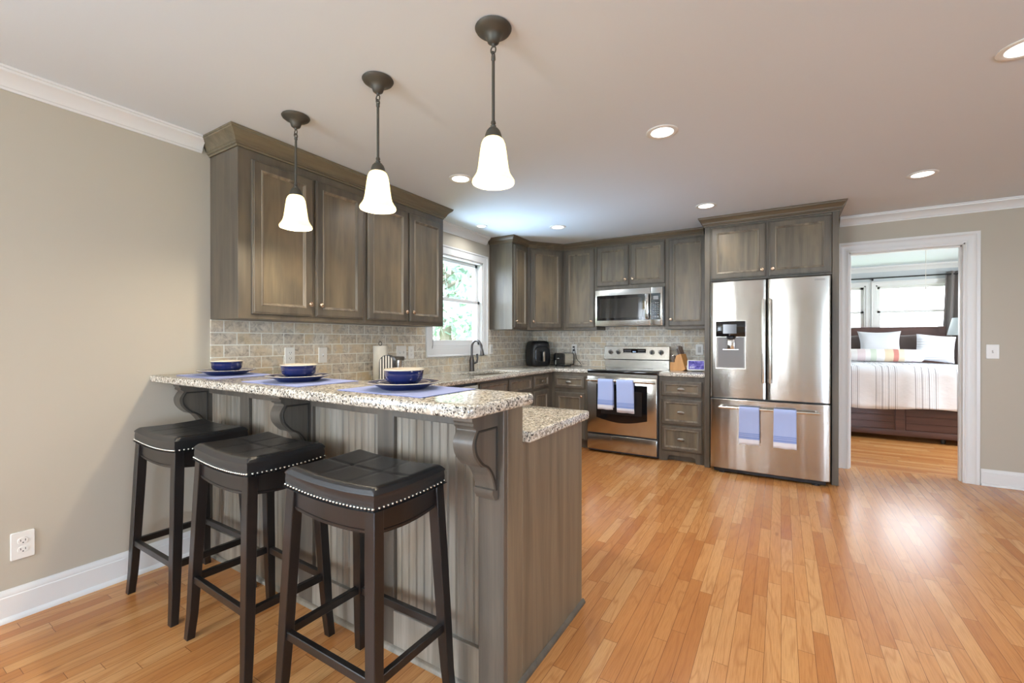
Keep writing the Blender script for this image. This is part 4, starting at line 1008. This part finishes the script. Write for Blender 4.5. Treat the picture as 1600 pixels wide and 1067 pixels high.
# ------------------------------------------------------------------ things on the worktops
CT = 0.9145
t = thing('paper_towel_holder', 'white paper towel roll on an upright holder against the tiles', 'paper towel', (0.13, 2.50, CT))
T = Matrix.Translation((0.13, 2.50, CT))
obj('base', lathe(new(), [(0, 0), (0.075, 0), (0.075, 0.008), (0.06, 0.012), (0, 0.012)], T, 32), M['bronze'], t)
obj('roll', lathe(new(), [(0.020, 0.013), (0.056, 0.013), (0.058, 0.016), (0.058, 0.285), (0.056, 0.288), (0.020, 0.288)], T, 36), M['paper'], t)
bm = tube(new(), [(0.13, 2.50, CT+0.01), (0.13, 2.50, CT+0.29)], 0.004, 8); tube(bm, [(0.13, 2.50+0.016*math.sin(a), CT+0.302+0.016*(1-math.cos(a))-0.012) for a in [2*PI*k/16 for k in range(17)]], 0.0028, 8)
obj('rod', bm, M['bronze'], t)
# striped canister with rounded top
t = thing('striped_canister', 'black and white striped round-topped canister beside the paper towel', 'canister', (0.270, 2.450, CT))
prf = [(-0.055, 0), (0.055, 0), (0.055, 0.158)] + arc(0, 0.158, 0.055, 0, 180, 12)[1:]
uu = Vector((0.85, 0.52, 0)); vv_ = Vector((-0.52, 0.85, 0)); c0 = Vector((0.270, 2.450, CT))
obj('body', prism(new(), prf, lambda a, b, d: c0 + uu*a + vv_*d + Vector((0, 0, b)), -0.03, 0.03), M['bw'], t)
edge = [(a, b) for a, b in prf]
bm = new(); sweep(bm, prf, [(0, -0.032), (0.004, -0.032), (0.004, 0.032), (0, 0.032)], lambda a, b, d: c0 + uu*a + vv_*d + Vector((0, 0, b)), 1, closed=True)
obj('black_rim', bm, M['blackplastic'], t)
t = thing('steel_canister', 'small steel canister with dark lid right of the striped canister', 'canister', (0.13, 2.688, CT))
T = Matrix.Translation((0.13, 2.688, CT))
obj('jar', lathe(new(), [(0, 0.002), (0.055, 0.002), (0.057, 0.006), (0.057, 0.165), (0.054, 0.168), (0.054, 0.008), (0, 0.006)], T, 32), M['steelflat'], t)
obj('lid', lathe(new(), [(0.059, 0.166), (0.060, 0.186), (0.055, 0.194), (0, 0.196)], T, 32, True), M['bronze'], t)
t = thing('glass_dish', 'clear lidded glass dish on the lower counter behind the middle setting', 'dish', (0.30, 1.62, CT))
T = Matrix.Translation((0.22, 1.575, CT))
obj('bowl', lathe(new(), [(0, 0.002), (0.05, 0.002), (0.10, 0.03), (0.115, 0.09), (0.112, 0.092), (0.097, 0.033), (0.05, 0.006), (0, 0.006)], T, 32), M['clearglass'], t)
obj('lid', lathe(new(), [(0.117, 0.0925), (0.112, 0.105), (0.07, 0.135), (0.012, 0.148), (0.012, 0.158), (0.02, 0.166), (0.016, 0.175), (0, 0.178)], T, 32), M['clearglass'], t)
# air fryer
t = thing('air_fryer', 'black basket air fryer in the back corner of the worktop', 'air fryer', (0.30, 5.02, CT))
XA = Matrix.Translation((0.212, 5.085, CT)) @ Matrix.Rotation(math.radians(50), 4, 'Z') @ Matrix.Diagonal((1.02, 1.02, 1.05, 1))
rings = []
for z, w, dd, rr in ((0.0, 0.22, 0.24, 0.05), (0.012, 0.250, 0.27, 0.06), (0.06, 0.268, 0.285, 0.07), (0.16, 0.270, 0.285, 0.07), (0.25, 0.256, 0.275, 0.07), (0.29, 0.235, 0.26, 0.07), (0.305, 0.20, 0.22, 0.07), (0.31, 0.15, 0.16, 0.06)):
    rings.append([XA @ Vector((a, b, z)) for a, b in rrect(w, dd, rr, 6)])
obj('body', loops_bm(rings), M['blackplastic'], t, smooth=50)
rings = [[XA @ Vector((a, -0.143-dz, b)) for a, b in rrect(0.20*s, 0.20*s, 0.05, 5, 0, 0.14)] for dz, s in ((-0.02, 1), (0.004, 1), (0.010, 0.96), (0.012, 0.88))]
bk = obj('basket_front', loops_bm(rings), M['greygloss'], t, smooth=50)
bm = box(new(), (-0.017, -0.205, 0.055), (0.017, -0.180, 0.185), 0.008, 3, XA); box(bm, (-0.013, -0.19, 0.15), (0.013, -0.15, 0.18), 0.004, 2, XA)
obj('handle', bm, M['blackplastic'], bk)
obj('handle_inlay', box(new(), (-0.011, -0.2075, 0.062), (0.011, -0.2045, 0.178), 0.001, 1, XA), M['chrome'], bk)
bm = tube(new(), [XA @ Vector(p) for p in ((0.10, 0.02, 0.03), (0.16, 0.03, 0.008))] + [Vector((0.47, 5.315, CT+0.006)), Vector((0.56, 5.322, CT+0.04)), Vector((0.60, 5.315, CT+0.14)), Vector((0.612, 5.308, 1.118))], 0.0035, 8)
obj('cord', bm, M['blackplastic'], t)
# toaster
t = thing('toaster', 'steel two-slice toaster with black end standing left of the range', 'toaster', (0.60, 5.12, CT))
XT = Matrix.Translation((0.550, 5.165, CT)) @ Matrix.Rotation(math.radians(80), 4, 'Z') @ Matrix.Scale(0.80, 4, (1, 0, 0)) @ Matrix.Scale(0.93, 4, (0, 0, 1))
prt = rrect(0.155, 0.165, 0.03, 6, 0, 0.098)
obj('shell', prism(new(), prt, lambda a, b, d: XT @ Vector((d, a, b)), -0.115, 0.125), M['steelflat'], t, smooth=40)
prt2 = rrect(0.160, 0.170, 0.032, 6, 0, 0.0985)
o1 = obj('end_cap', prism(new(), prt2, lambda a, b, d: XT @ Vector((d, a, b)), -0.150, -0.115), M['blackgloss'], t, smooth=40)
obj('end_cap', prism(new(), prt2, lambda a, b, d: XT @ Vector((d, a, b)), 0.125, 0.140), M['blackplastic'], t, smooth=40)
bm = new()
for k in range(3): lathe(bm, [(0.006, 0), (0.006, 0.004), (0, 0.005)], XT @ Matrix.Translation((-0.150, 0.045, 0.035+k*0.02)) @ Matrix.Rotation(-PI/2, 4, 'Y'), 12)
obj('buttons', bm, M['white'], o1)
obj('lever', box(new(), (-0.170, -0.02, 0.105), (-0.150, 0.02, 0.118), 0.004, 2, XT), M['chrome'], o1)
bm = new()
for s in (-0.033, 0.033): box(bm, (-0.09, s-0.013, 0.1785), (0.10, s+0.013, 0.1825), 0.001, 1, XT)
obj('slots', bm, M['darkgap'], t)
bm = new(); [lathe(bm, [(0.011, 0), (0.011, 0.017)], XT @ Matrix.Translation((a, b, 0)), 12, True, True) for a in (-0.12, 0.10) for b in (-0.055, 0.055)]
obj('feet', bm, M['blackplastic'], t)
e0 = XT @ Vector((0.14, 0, 0.03))
obj('cord', tube(new(), [e0, (0.66, 5.29, CT+0.006), (0.76, 5.25, CT+0.005), (0.73, 5.305, CT+0.02), (0.66, 5.318, CT+0.09), (0.628, 5.308, 1.152)], 0.0035, 8), M['blackplastic'], t)
# knife block
t = thing('knife_block', 'maple knife block full of brown-handled knives beside the range', 'knife block', (1.96, 5.08, CT))
XK = Matrix.Translation((1.975, 5.085, CT)) @ Matrix.Rotation(math.radians(-24), 4, 'Z') @ Matrix.Scale(0.86, 4)
side = [(-0.10, 0), (0.06, 0), (0.095, 0.185), (0.03, 0.235), (-0.03, 0.115), (-0.10, 0.10)]
side = [(-0.095, 0.0), (0.085, 0.0), (0.125, 0.020), (0.060, 0.215), (-0.005, 0.195), (-0.03, 0.105), (-0.095, 0.105)]
obj('block', prism(new(), side, lambda a, b, d: XK @ Vector((a, d, b)), -0.055, 0.055), M['blockwood'], t, smooth=20)
for k, (a, z, d, L, tl) in enumerate(((0.045, 0.205, -0.035, 0.125, 0), (0.045, 0.205, 0.0, 0.130, 0), (0.045, 0.205, 0.034, 0.118, 0), (0.012, 0.195, -0.02, 0.10, 0), (0.012, 0.195, 0.02, 0.10, 0), (-0.055, 0.105, -0.034, 0.10, 1), (-0.055, 0.105, -0.012, 0.105, 1), (-0.055, 0.105, 0.012, 0.10, 1), (-0.055, 0.105, 0.034, 0.098, 1))):
    dr = Vector((-0.32, 0, 0.95)).normalized()
    p0 = XK @ Vector((a, d, z-0.01)); q = (XK.to_3x3() @ dr)
    kn = obj('knife', tube(new(), [p0, p0+q*0.02, p0+q*0.022, p0+q*L*0.5, p0+q*L*0.9, p0+q*L], [0.007, 0.007, 0.0115, 0.0105, 0.0125, 0.009], 8), M['handlewood'] if not tl or k % 2 else M['chrome'], t)
# smart display
t = thing('smart_display', 'white framed smart display with purple screen beside the refrigerator', 'smart display', (2.19, 4.96, CT))
XS = Matrix.Translation((2.170, 4.955, CT)) @ Matrix.Rotation(math.radians(8), 4, 'Z') @ Matrix.Rotation(math.radians(-22), 4, 'X')
rings = [[XS @ Vector((a, q, b)) for a, b in rrect(0.178-i*2, 0.118-i*2, 0.012, 5, 0, 0.072)] for i, q in ((0.003, 0.010), (0, 0.007), (0, -0.003), (0.002, -0.006))]
fr_ = obj('frame', loops_bm(rings), M['white'], t, smooth=40)
obj('screen', prism(new(), rrect(0.152, 0.094, 0.004, 3, 0, 0.073), lambda a, b, d: XS @ Vector((a, d, b)), -0.0068, -0.0055), M['screen'], t)
obj('clock_digits', text_into(new(), '8:41', 0.030, XS @ frame((-0.038, -0.0072, 0.045), (1, 0, 0), (0, -1, 0)), 0.0003), emit('lit_white_digits', (1, 1, 1, 1), 1.0), t)
obj('stand', box(new(), (2.115, 4.988, CT), (2.225, 5.048, CT+0.055), 0.015, 3), fabric('pale_grey_fabric', lin(205, 205, 205)), t)
obj('cord', tube(new(), [(2.13, 5.01, CT+0.02), (2.10, 5.03, CT+0.012), (2.075, 4.99, CT+0.03), (2.065, 4.985, CT+0.055), (2.085, 5.04, CT+0.07), (2.13, 5.15, CT+0.03), (2.147, 5.325, CT+0.03)], 0.0025, 8), M['white'], t)

# ------------------------------------------------------------------ outlets and switches
def plate(label, X, w, h, kind, name='outlet', cat='outlet'):
    t = thing(name, label, cat, X @ Vector((0, 0, 0)))
    rings = [[X @ Vector((a, b, d)) for a, b in rrect(w-i, h-i, 0.005, 3)] for i, d in ((0, 0), (0, 0.004), (0.004, 0.0065))]
    p = obj('plate', loops_bm(rings), M['white'], t)
    n = 2 if kind == 'double' else 1
    for k in range(n):
        cx = (k-(n-1)/2)*0.046
        if kind == 'outlet':
            for cy in (-0.0195, 0.0195):
                rings = [[X @ Vector((a, b, d)) for a, b in rrect(0.034-i, 0.029-i, 0.011, 4, cx, cy)] for i, d in ((0, 0.0062), (0.002, 0.0085))]
                r = obj('receptacle', loops_bm(rings), M['white'], t)
                bm = new(); box(bm, (cx-0.0085, cy-0.002, 0.0084), (cx-0.0062, cy+0.007, 0.0088), 0, 1, X); box(bm, (cx+0.0062, cy-0.002, 0.0084), (cx+0.0085, cy+0.007, 0.0088), 0, 1, X)
                lathe(bm, [(0.0026, 0.0084), (0.0026, 0.0088), (0, 0.0088)], X @ Matrix.Translation((cx, cy-0.008, 0)), 10)
                obj('slots', bm, M['slot'], r)
        elif kind == 'rocker':
            obj('rocker', box(new(), (cx-0.017, -0.034, 0.006), (cx+0.017, 0.034, 0.0105), 0.002, 2, X), M['whitegrey'], t)
        else:
            obj('toggle_surround', box(new(), (cx-0.006, -0.013, 0.006), (cx+0.006, 0.013, 0.008), 0.001, 1, X), M['whitegrey'], t)
            obj('toggle', box(new(), (cx-0.004, -0.002, 0.007), (cx+0.004, 0.010, 0.018), 0.0015, 1, X), M['white'], t)
    return t
LX = lambda y, z, x=0.0102: frame((x, y, z), (0, 1, 0), (1, 0, 0))
BX = lambda x, z, y=YB-0.0102: frame((x, y, z), (1, 0, 0), (0, -1, 0))
plate('white duplex outlet low on the bare left wall', LX(0.532, 0.322, 0.0002), 0.076, 0.122, 'outlet')
plate('white duplex outlet on the tiles behind the middle place setting', LX(1.795, 1.140), 0.072, 0.116, 'outlet')
plate('white single switch on the tiles left of the paper towel', LX(2.053, 1.138), 0.070, 0.116, 'toggle', 'light_switch', 'light switch')
plate('white two-gang switch plate on the tiles behind the steel canister', LX(2.850, 1.140), 0.116, 0.116, 'double', 'light_switch', 'light switch')
plate('white duplex outlet beside the window casing above the third bowl', LX(2.970, 1.135), 0.070, 0.116, 'outlet')
plate('white single switch right of the kitchen window', LX(4.285, 1.140), 0.070, 0.116, 'rocker', 'light_switch', 'light switch')
t = plate('white outlet with two black plugs behind the toaster', BX(0.620, 1.138), 0.074, 0.118, 'outlet')
for dz, (x, z) in enumerate(((0.612, 1.118), (0.628, 1.158))):
    obj('plug', box(new(), (0.606, YB-0.040, 1.108+dz*0.040), (0.634, YB-0.0188, 1.130+dz*0.040), 0.006, 2), M['blackplastic'], t)
plate('ivory rocker switch on the tiles above the smart display', BX(2.147, 1.142), 0.078, 0.120, 'rocker', 'light_switch', 'light switch')
plate('white toggle switch on the wall right of the bedroom doorway', BX(4.474, 1.150, YB-0.0002), 0.080, 0.122, 'toggle', 'light_switch', 'light switch')

# ------------------------------------------------------------------ bedroom
BX0, BX1 = 3.36, 5.02; FYB = 7.14
t = thing('bed', 'dark cherry sleigh bed seen through the doorway', 'bed', (4.19, 8.1, 0))
bm = new(); box(bm, (BX0, FYB, 0.065), (BX1, FYB+0.05, 0.56), 0.004)
fb = obj('footboard', bm, M['darkwood'], t)
bm = new()
for a, b in ((BX0+0.09, 4.135), (4.245, BX1-0.09)):
    for z0, z1 in ((0.145, 0.225), (0.23, 0.31), (0.315, 0.40), (0.405, 0.49)): box(bm, (a, FYB-0.006, z0), (b, FYB+0.002, z1), 0.003)
obj('drawer_boards', bm, M['darkwood'], fb)
bm = new()
for a, b in ((BX0, BX0+0.08), (4.145, 4.235), (BX1-0.08, BX1)): box(bm, (a, FYB-0.016, 0.065), (b, FYB+0.01, 0.56), 0.004)
box(bm, (BX0, FYB-0.018, 0.065), (BX1, FYB+0.01, 0.135), 0.006, 2)
obj('footboard_frame', bm, M['darkwood'], fb)
for x in (BX0, BX1-0.04): obj('side_rail', box(new(), (x, FYB+0.05, 0.10), (x+0.04, 8.89, 0.45), 0.004), M['darkwood'], t)
hb = [(0.0, 0.0), (0.05, 0.0), (0.05, 0.95), (0.06, 1.15), (0.085, 1.30), (0.115, 1.39), (0.115, 1.43), (0.09, 1.455), (0.05, 1.45), (0.03, 1.42), (0.02, 1.30), (0.0, 1.10)]
h_ = obj('headboard', prism(new(), hb, lambda a, b, d: (d, 8.890+a, b), BX0, BX1-0.07), M['darkwood'], t, smooth=50)
hp = [(a*1.25-0.012, b*1.004) for a, b in hb]
for x0, x1 in ((BX0-0.02, BX0+0.05), (BX1-0.075, BX1)): obj('headboard_post', prism(new(), hp, lambda a, b, d: (d, 8.890+a, b), x0, x1), M['darkwood'], t, smooth=50)
bm = new()
for a, b in ((BX0+0.10, 4.12), (4.20, BX1-0.17)): box(bm, (a, 8.883, 1.0), (b, 8.904, 1.34), 0.004)
obj('headboard_panel', bm, M['darkwood'], h_)
obj('mattress', box(new(), (BX0+0.05, FYB+0.06, 0.45), (BX1-0.05, 8.88, 0.84), 0.04, 3), M['whitefab'], t)
for x, y in ((BX0+0.06, 7.25), (BX1-0.06, 7.25), (4.6, 7.22)): obj('leg', lathe(new(), [(0.02, 0), (0.025, 0.03), (0.02, 0.07)], Matrix.Translation((x, y, 0)), 12, True, True), M['blackplastic'], t)
# duvet: draped over the foot and sides
bm = new(); grid = []; NX, NY = 64, 56
for i in range(NX+1):
    row = []
    for j in range(NY+1):
        s = -1.12 + 2.24*i/NX; q = 2.25*j/NY            # s across, q from hem at the foot up and over
        drop = 0.50
        if q < drop: y = 7.075 - 0.012*math.sin(s*11)*(1-q/drop) ; z = 0.905 - (drop-q)
        else: y = 7.075 + (q-drop); z = 0.905
        rb = 0.07
        if abs(q-drop) < rb:
            a = (q-drop+rb)/(2*rb)*PI/2; y = 7.075 + rb*(1-math.cos(a)); z = 0.905-rb + rb*math.sin(a)
        x = 4.19 + s
        if abs(s) > 0.81:
            e = abs(s)-0.81; x = 4.19 + math.copysign(0.81 + 0.03*math.sin(min(1, e/0.05)*PI/2), s); z -= e if q > drop else 0; 
        z += (noise.noise(Vector((s*3.2, q*2.6, 3.0)))*0.020 + noise.noise(Vector((s*9, q*7, 8.0)))*0.007) * (1 if q > drop else 0.5) + (0.025*max(0, 1-abs(s)) if q > drop else 0)
        y += noise.noise(Vector((s*5.5, q*2.0, 1.0)))*0.016*(1 if q < drop else 0) - (0.03*(1-q/drop)*(0.5+0.5*math.sin(s*4+1)) if q < drop else 0)
        if j == 0: z += 0.02*math.sin(s*5.0)
        row.append(bm.verts.new((x, min(y, 8.84), z)))
    grid.append(row)
for i in range(NX):
    for j in range(NY): bm.faces.new((grid[i][j], grid[i+1][j], grid[i+1][j+1], grid[i][j+1]))
o = obj('duvet', bm, M['duvet'], smooth=80); m = o.modifiers.new('thickness', 'SOLIDIFY'); m.thickness = 0.012; m.offset = -1
tag(o, 'white duvet with grey stripe bands draped over the bed', 'duvet')
def pillow(label, c, w, h, tk, mat, lean=-0.35, rz=0.0, name='pillow', ears=0.10, group='bed pillows', roll=0.0):
    X = Matrix.Translation(c) @ Matrix.Rotation(rz, 4, 'Z') @ Matrix.Rotation(lean, 4, 'X') @ Matrix.Rotation(roll, 4, 'Y')
    bm = new(); N_ = 22
    for side in (-1, 1):
        g = []
        for i in range(N_+1):
            r = []
            for j in range(N_+1):
                u, v = i/N_*2-1, j/N_*2-1
                u = math.sin(u*PI/2); v = math.sin(v*PI/2)
                x = u*w/2*(1 - ears*(1-v*v)); z = v*h/2*(1 - ears*(1-u*u))
                y = side*tk/2*(max(0, (1-u**4)*(1-v**4))**0.5) + 0.006*noise.noise(Vector((u*3+c[0], v*3, side)))
                r.append(bm.verts.new(X @ Vector((x, y, z))))
            g.append(r)
        for i in range(N_):
            for j in range(N_): bm.faces.new((g[i][j], g[i+1][j], g[i+1][j+1], g[i][j+1]))
    bmesh.ops.remove_doubles(bm, verts=bm.verts, dist=1e-4)
    return tag(obj(name, bm, mat, smooth=80), label, 'pillow', group)
pillow('dark brown pillow behind the bolster at the doorway left jamb', (3.76, 8.70, 1.13), 0.54, 0.42, 0.16, M['brownfab'])
pillow('dark brown pillow standing right of the tall white pillow', (4.43, 8.71, 1.14), 0.56, 0.42, 0.16, M['brownfab'])
pillow('tall white pillow with pointed corners in the middle of the bed', (4.20, 8.53, 1.17), 0.52, 0.46, 0.15, M['whitefab'], ears=0.13)
pillow('white striped pillow leaning at the right side of the headboard', (4.81, 8.50, 1.13), 0.42, 0.40, 0.16, M['sham'], roll=0.12, ears=0.06)
# bolster
bm = new(); R = []
for k, (xx, r) in enumerate(((3.70, 0.02), (3.703, 0.075), (3.72, 0.092), (3.9, 0.097), (4.15, 0.098), (4.4, 0.097), (4.61, 0.092), (4.628, 0.075), (4.632, 0.02))):
    R.append([Vector((xx, 8.24 + r*1.0*math.cos(a), 1.030 + r*0.92*math.sin(a))) for a in [2*PI*i/28 for i in range(28)]])
tag(obj('bolster', loops_bm(R), M['bolster'], smooth=60), 'long striped bolster lying across the bed in front of the pillows', 'pillow', 'bed pillows')
# nightstand and lamp
t = thing('nightstand', 'dark nightstand right of the bed under the lamp', 'nightstand', (5.32, 8.80, 0))
obj('body', box(new(), (5.12, 8.62, 0.10), (5.54, 8.97, 0.70), 0.005), M['darkwood'], t); obj('top', box(new(), (5.10, 8.60, 0.70), (5.56, 8.99, 0.735), 0.006, 2), M['darkwood'], t)
for z in (0.14, 0.42): obj('drawer', box(new(), (5.145, 8.608, z), (5.515, 8.62, z+0.25), 0.004), M['darkwood'], t)
for x in (5.14, 5.52):
    for y in (8.64, 8.95): obj('leg', box(new(), (x-0.02, y-0.02, 0), (x+0.02, y+0.02, 0.10)), M['darkwood'], t)
t = thing('table_lamp', 'table lamp with white drum shade and turned nickel base', 'lamp', (5.205, 8.77, 0.7355))
T = Matrix.Translation((5.205, 8.77, 0.7355))
obj('base', lathe(new(), [(0, 0), (0.075, 0), (0.075, 0.015), (0.03, 0.03), (0.018, 0.06), (0.03, 0.12), (0.045, 0.19), (0.05, 0.24), (0.03, 0.31), (0.018, 0.34), (0.05, 0.37), (0.055, 0.39), (0.02, 0.41), (0.012, 0.46), (0.022, 0.48), (0.01, 0.50), (0.008, 0.62), (0, 0.62)], T, 28), M['chrome'], t)
obj('shade', lathe(new(), [(0.205, 0.588), (0.152, 0.835), (0.150, 0.835), (0.203, 0.588), (0.205, 0.588)], T, 40), M['shade'], t)
obj('finial', lathe(new(), [(0.004, 0.61), (0.004, 0.84), (0.01, 0.85), (0, 0.865)], T, 10), M['chrome'], t)
# curtain, rod
t = thing('curtain_rod', 'dark metal curtain rod across the bedroom windows', 'curtain rod', (4.2, 9.07, 2.25))
obj('rod', tube(new(), [(2.7, 9.07, 2.245), (5.75, 9.07, 2.245)], 0.011, 12), M['blackplastic'], t)
for x in (2.8, 4.19, 5.68):
    bm = box(new(), (x-0.01, 9.07, 2.232), (x+0.01, 9.20, 2.243), 0.001); box(bm, (x-0.012, 9.06, 2.205), (x+0.012, 9.08, 2.236), 0.003); obj('bracket', bm, M['blackplastic'], t)
def curtain(label, x0, x1, tilt):
    bm = new(); g = []; nz, nx = 12, 80
    for i in range(nz+1):
        z = 2.290 - (2.290-0.03)*i/nz; r = []
        for j in range(nx+1):
            s = j/nx; a = s*PI*2*5
            x = x0 + (x1-x0)*s - tilt*min(1, i/6)*(1-s)
            y = 9.085 + 0.036*math.sin(a)*(1 if i > 0 else 0.9)
            r.append(bm.verts.new((x, y, z)))
        g.append(r)
    for i in range(nz):
        for j in range(nx): bm.faces.new((g[i][j], g[i+1][j], g[i+1][j+1], g[i][j+1]))
    o = obj('curtain', bm, M['curtain'], smooth=80); m = o.modifiers.new('thickness', 'SOLIDIFY'); m.thickness = 0.003
    return tag(o, label, 'curtain')
curtain('taupe pleated curtain at the right of the bedroom window behind the lamp', 5.06, 5.50, 0.04)
t = thing('pull_chain_fixture', 'long white pull chain hanging from the bedroom ceiling inside the doorway', 'pull chain', (4.27, 6.4, H))
T = Matrix.Translation((4.27, 6.4, 0))
obj('canopy', lathe(new(), [(0.06, H-0.001), (0.06, H-0.012), (0.03, H-0.03), (0, H-0.032)], T, 24), M['white'], t)
obj('chain', tube(new(), [(4.27, 6.4, H-0.03), (4.27, 6.4, 1.83)], 0.0022, 8), M['white'], t)
obj('chain_knob', lathe(new(), [(0.001, 1.835), (0.005, 1.83), (0.006, 1.81), (0.004, 1.80), (0, 1.799)], T, 12), M['white'], t)

# ------------------------------------------------------------------ garden beyond the windows
def tree(label, x, y, h, r, seed, n=1500):
    rng = random.Random(seed)
    t = thing('garden_tree', label, 'tree', (x, y, -0.5), 'garden trees')
    tr = [(x, y, -0.5), (x+0.1*r, y, h*0.35), (x, y+0.1*r, h*0.7), (x, y, h*0.95)]
    bm = tube(new(), tr, [0.16, 0.13, 0.08, 0.02], 10)
    for k in range(9):
        a = rng.random()*2*PI; z = h*(0.35+0.5*rng.random()); q = r*(0.5+0.4*rng.random())
        tube(bm, [(x, y, z), (x+q*0.5*math.cos(a), y+q*0.5*math.sin(a), z+0.25*r), (x+q*math.cos(a), y+q*math.sin(a), z+0.3*r)], [0.05, 0.03, 0.01], 6)
    obj('trunk', bm, M['bark'], t)
    bm = new(); cl = []
    for k in range(26):
        a = rng.random()*2*PI; e = rng.random(); q = r*(0.35+0.6*rng.random())
        cl.append((x+q*math.cos(a), y+q*math.sin(a), h*(0.30+0.66*e), r*(0.28+0.2*rng.random())))
    for k in range(n):
        c = rng.choice(cl); v = Vector((rng.gauss(0, 1), rng.gauss(0, 1), rng.gauss(0, 1))).normalized()*c[3]*(0.6+0.4*rng.random())
        p = Vector(c[:3])+v; u = Vector((rng.gauss(0, 1), rng.gauss(0, 1), rng.gauss(0, 1))).normalized(); w = u.cross(v.normalized()).normalized(); sz = 0.07+0.07*rng.random()
        vs = [bm.verts.new(p+u*sz), bm.verts.new(p+w*sz*0.5), bm.verts.new(p-u*sz), bm.verts.new(p-w*sz*0.5)]
        bm.faces.new(vs)
    obj('foliage', bm, M['leaf'], t, smooth=10, rec=False)
tree('leafy tree filling the lower part of the kitchen window view', -3.0, 6.9, 3.4, 1.2, 3, 2200)
tree('leafy tree seen in the right of the kitchen window', -4.8, 9.9, 4.8, 1.5, 4, 2400)
tree('taller tree behind the others outside the kitchen window', -8.5, 14.0, 7.0, 2.2, 5, 2800)
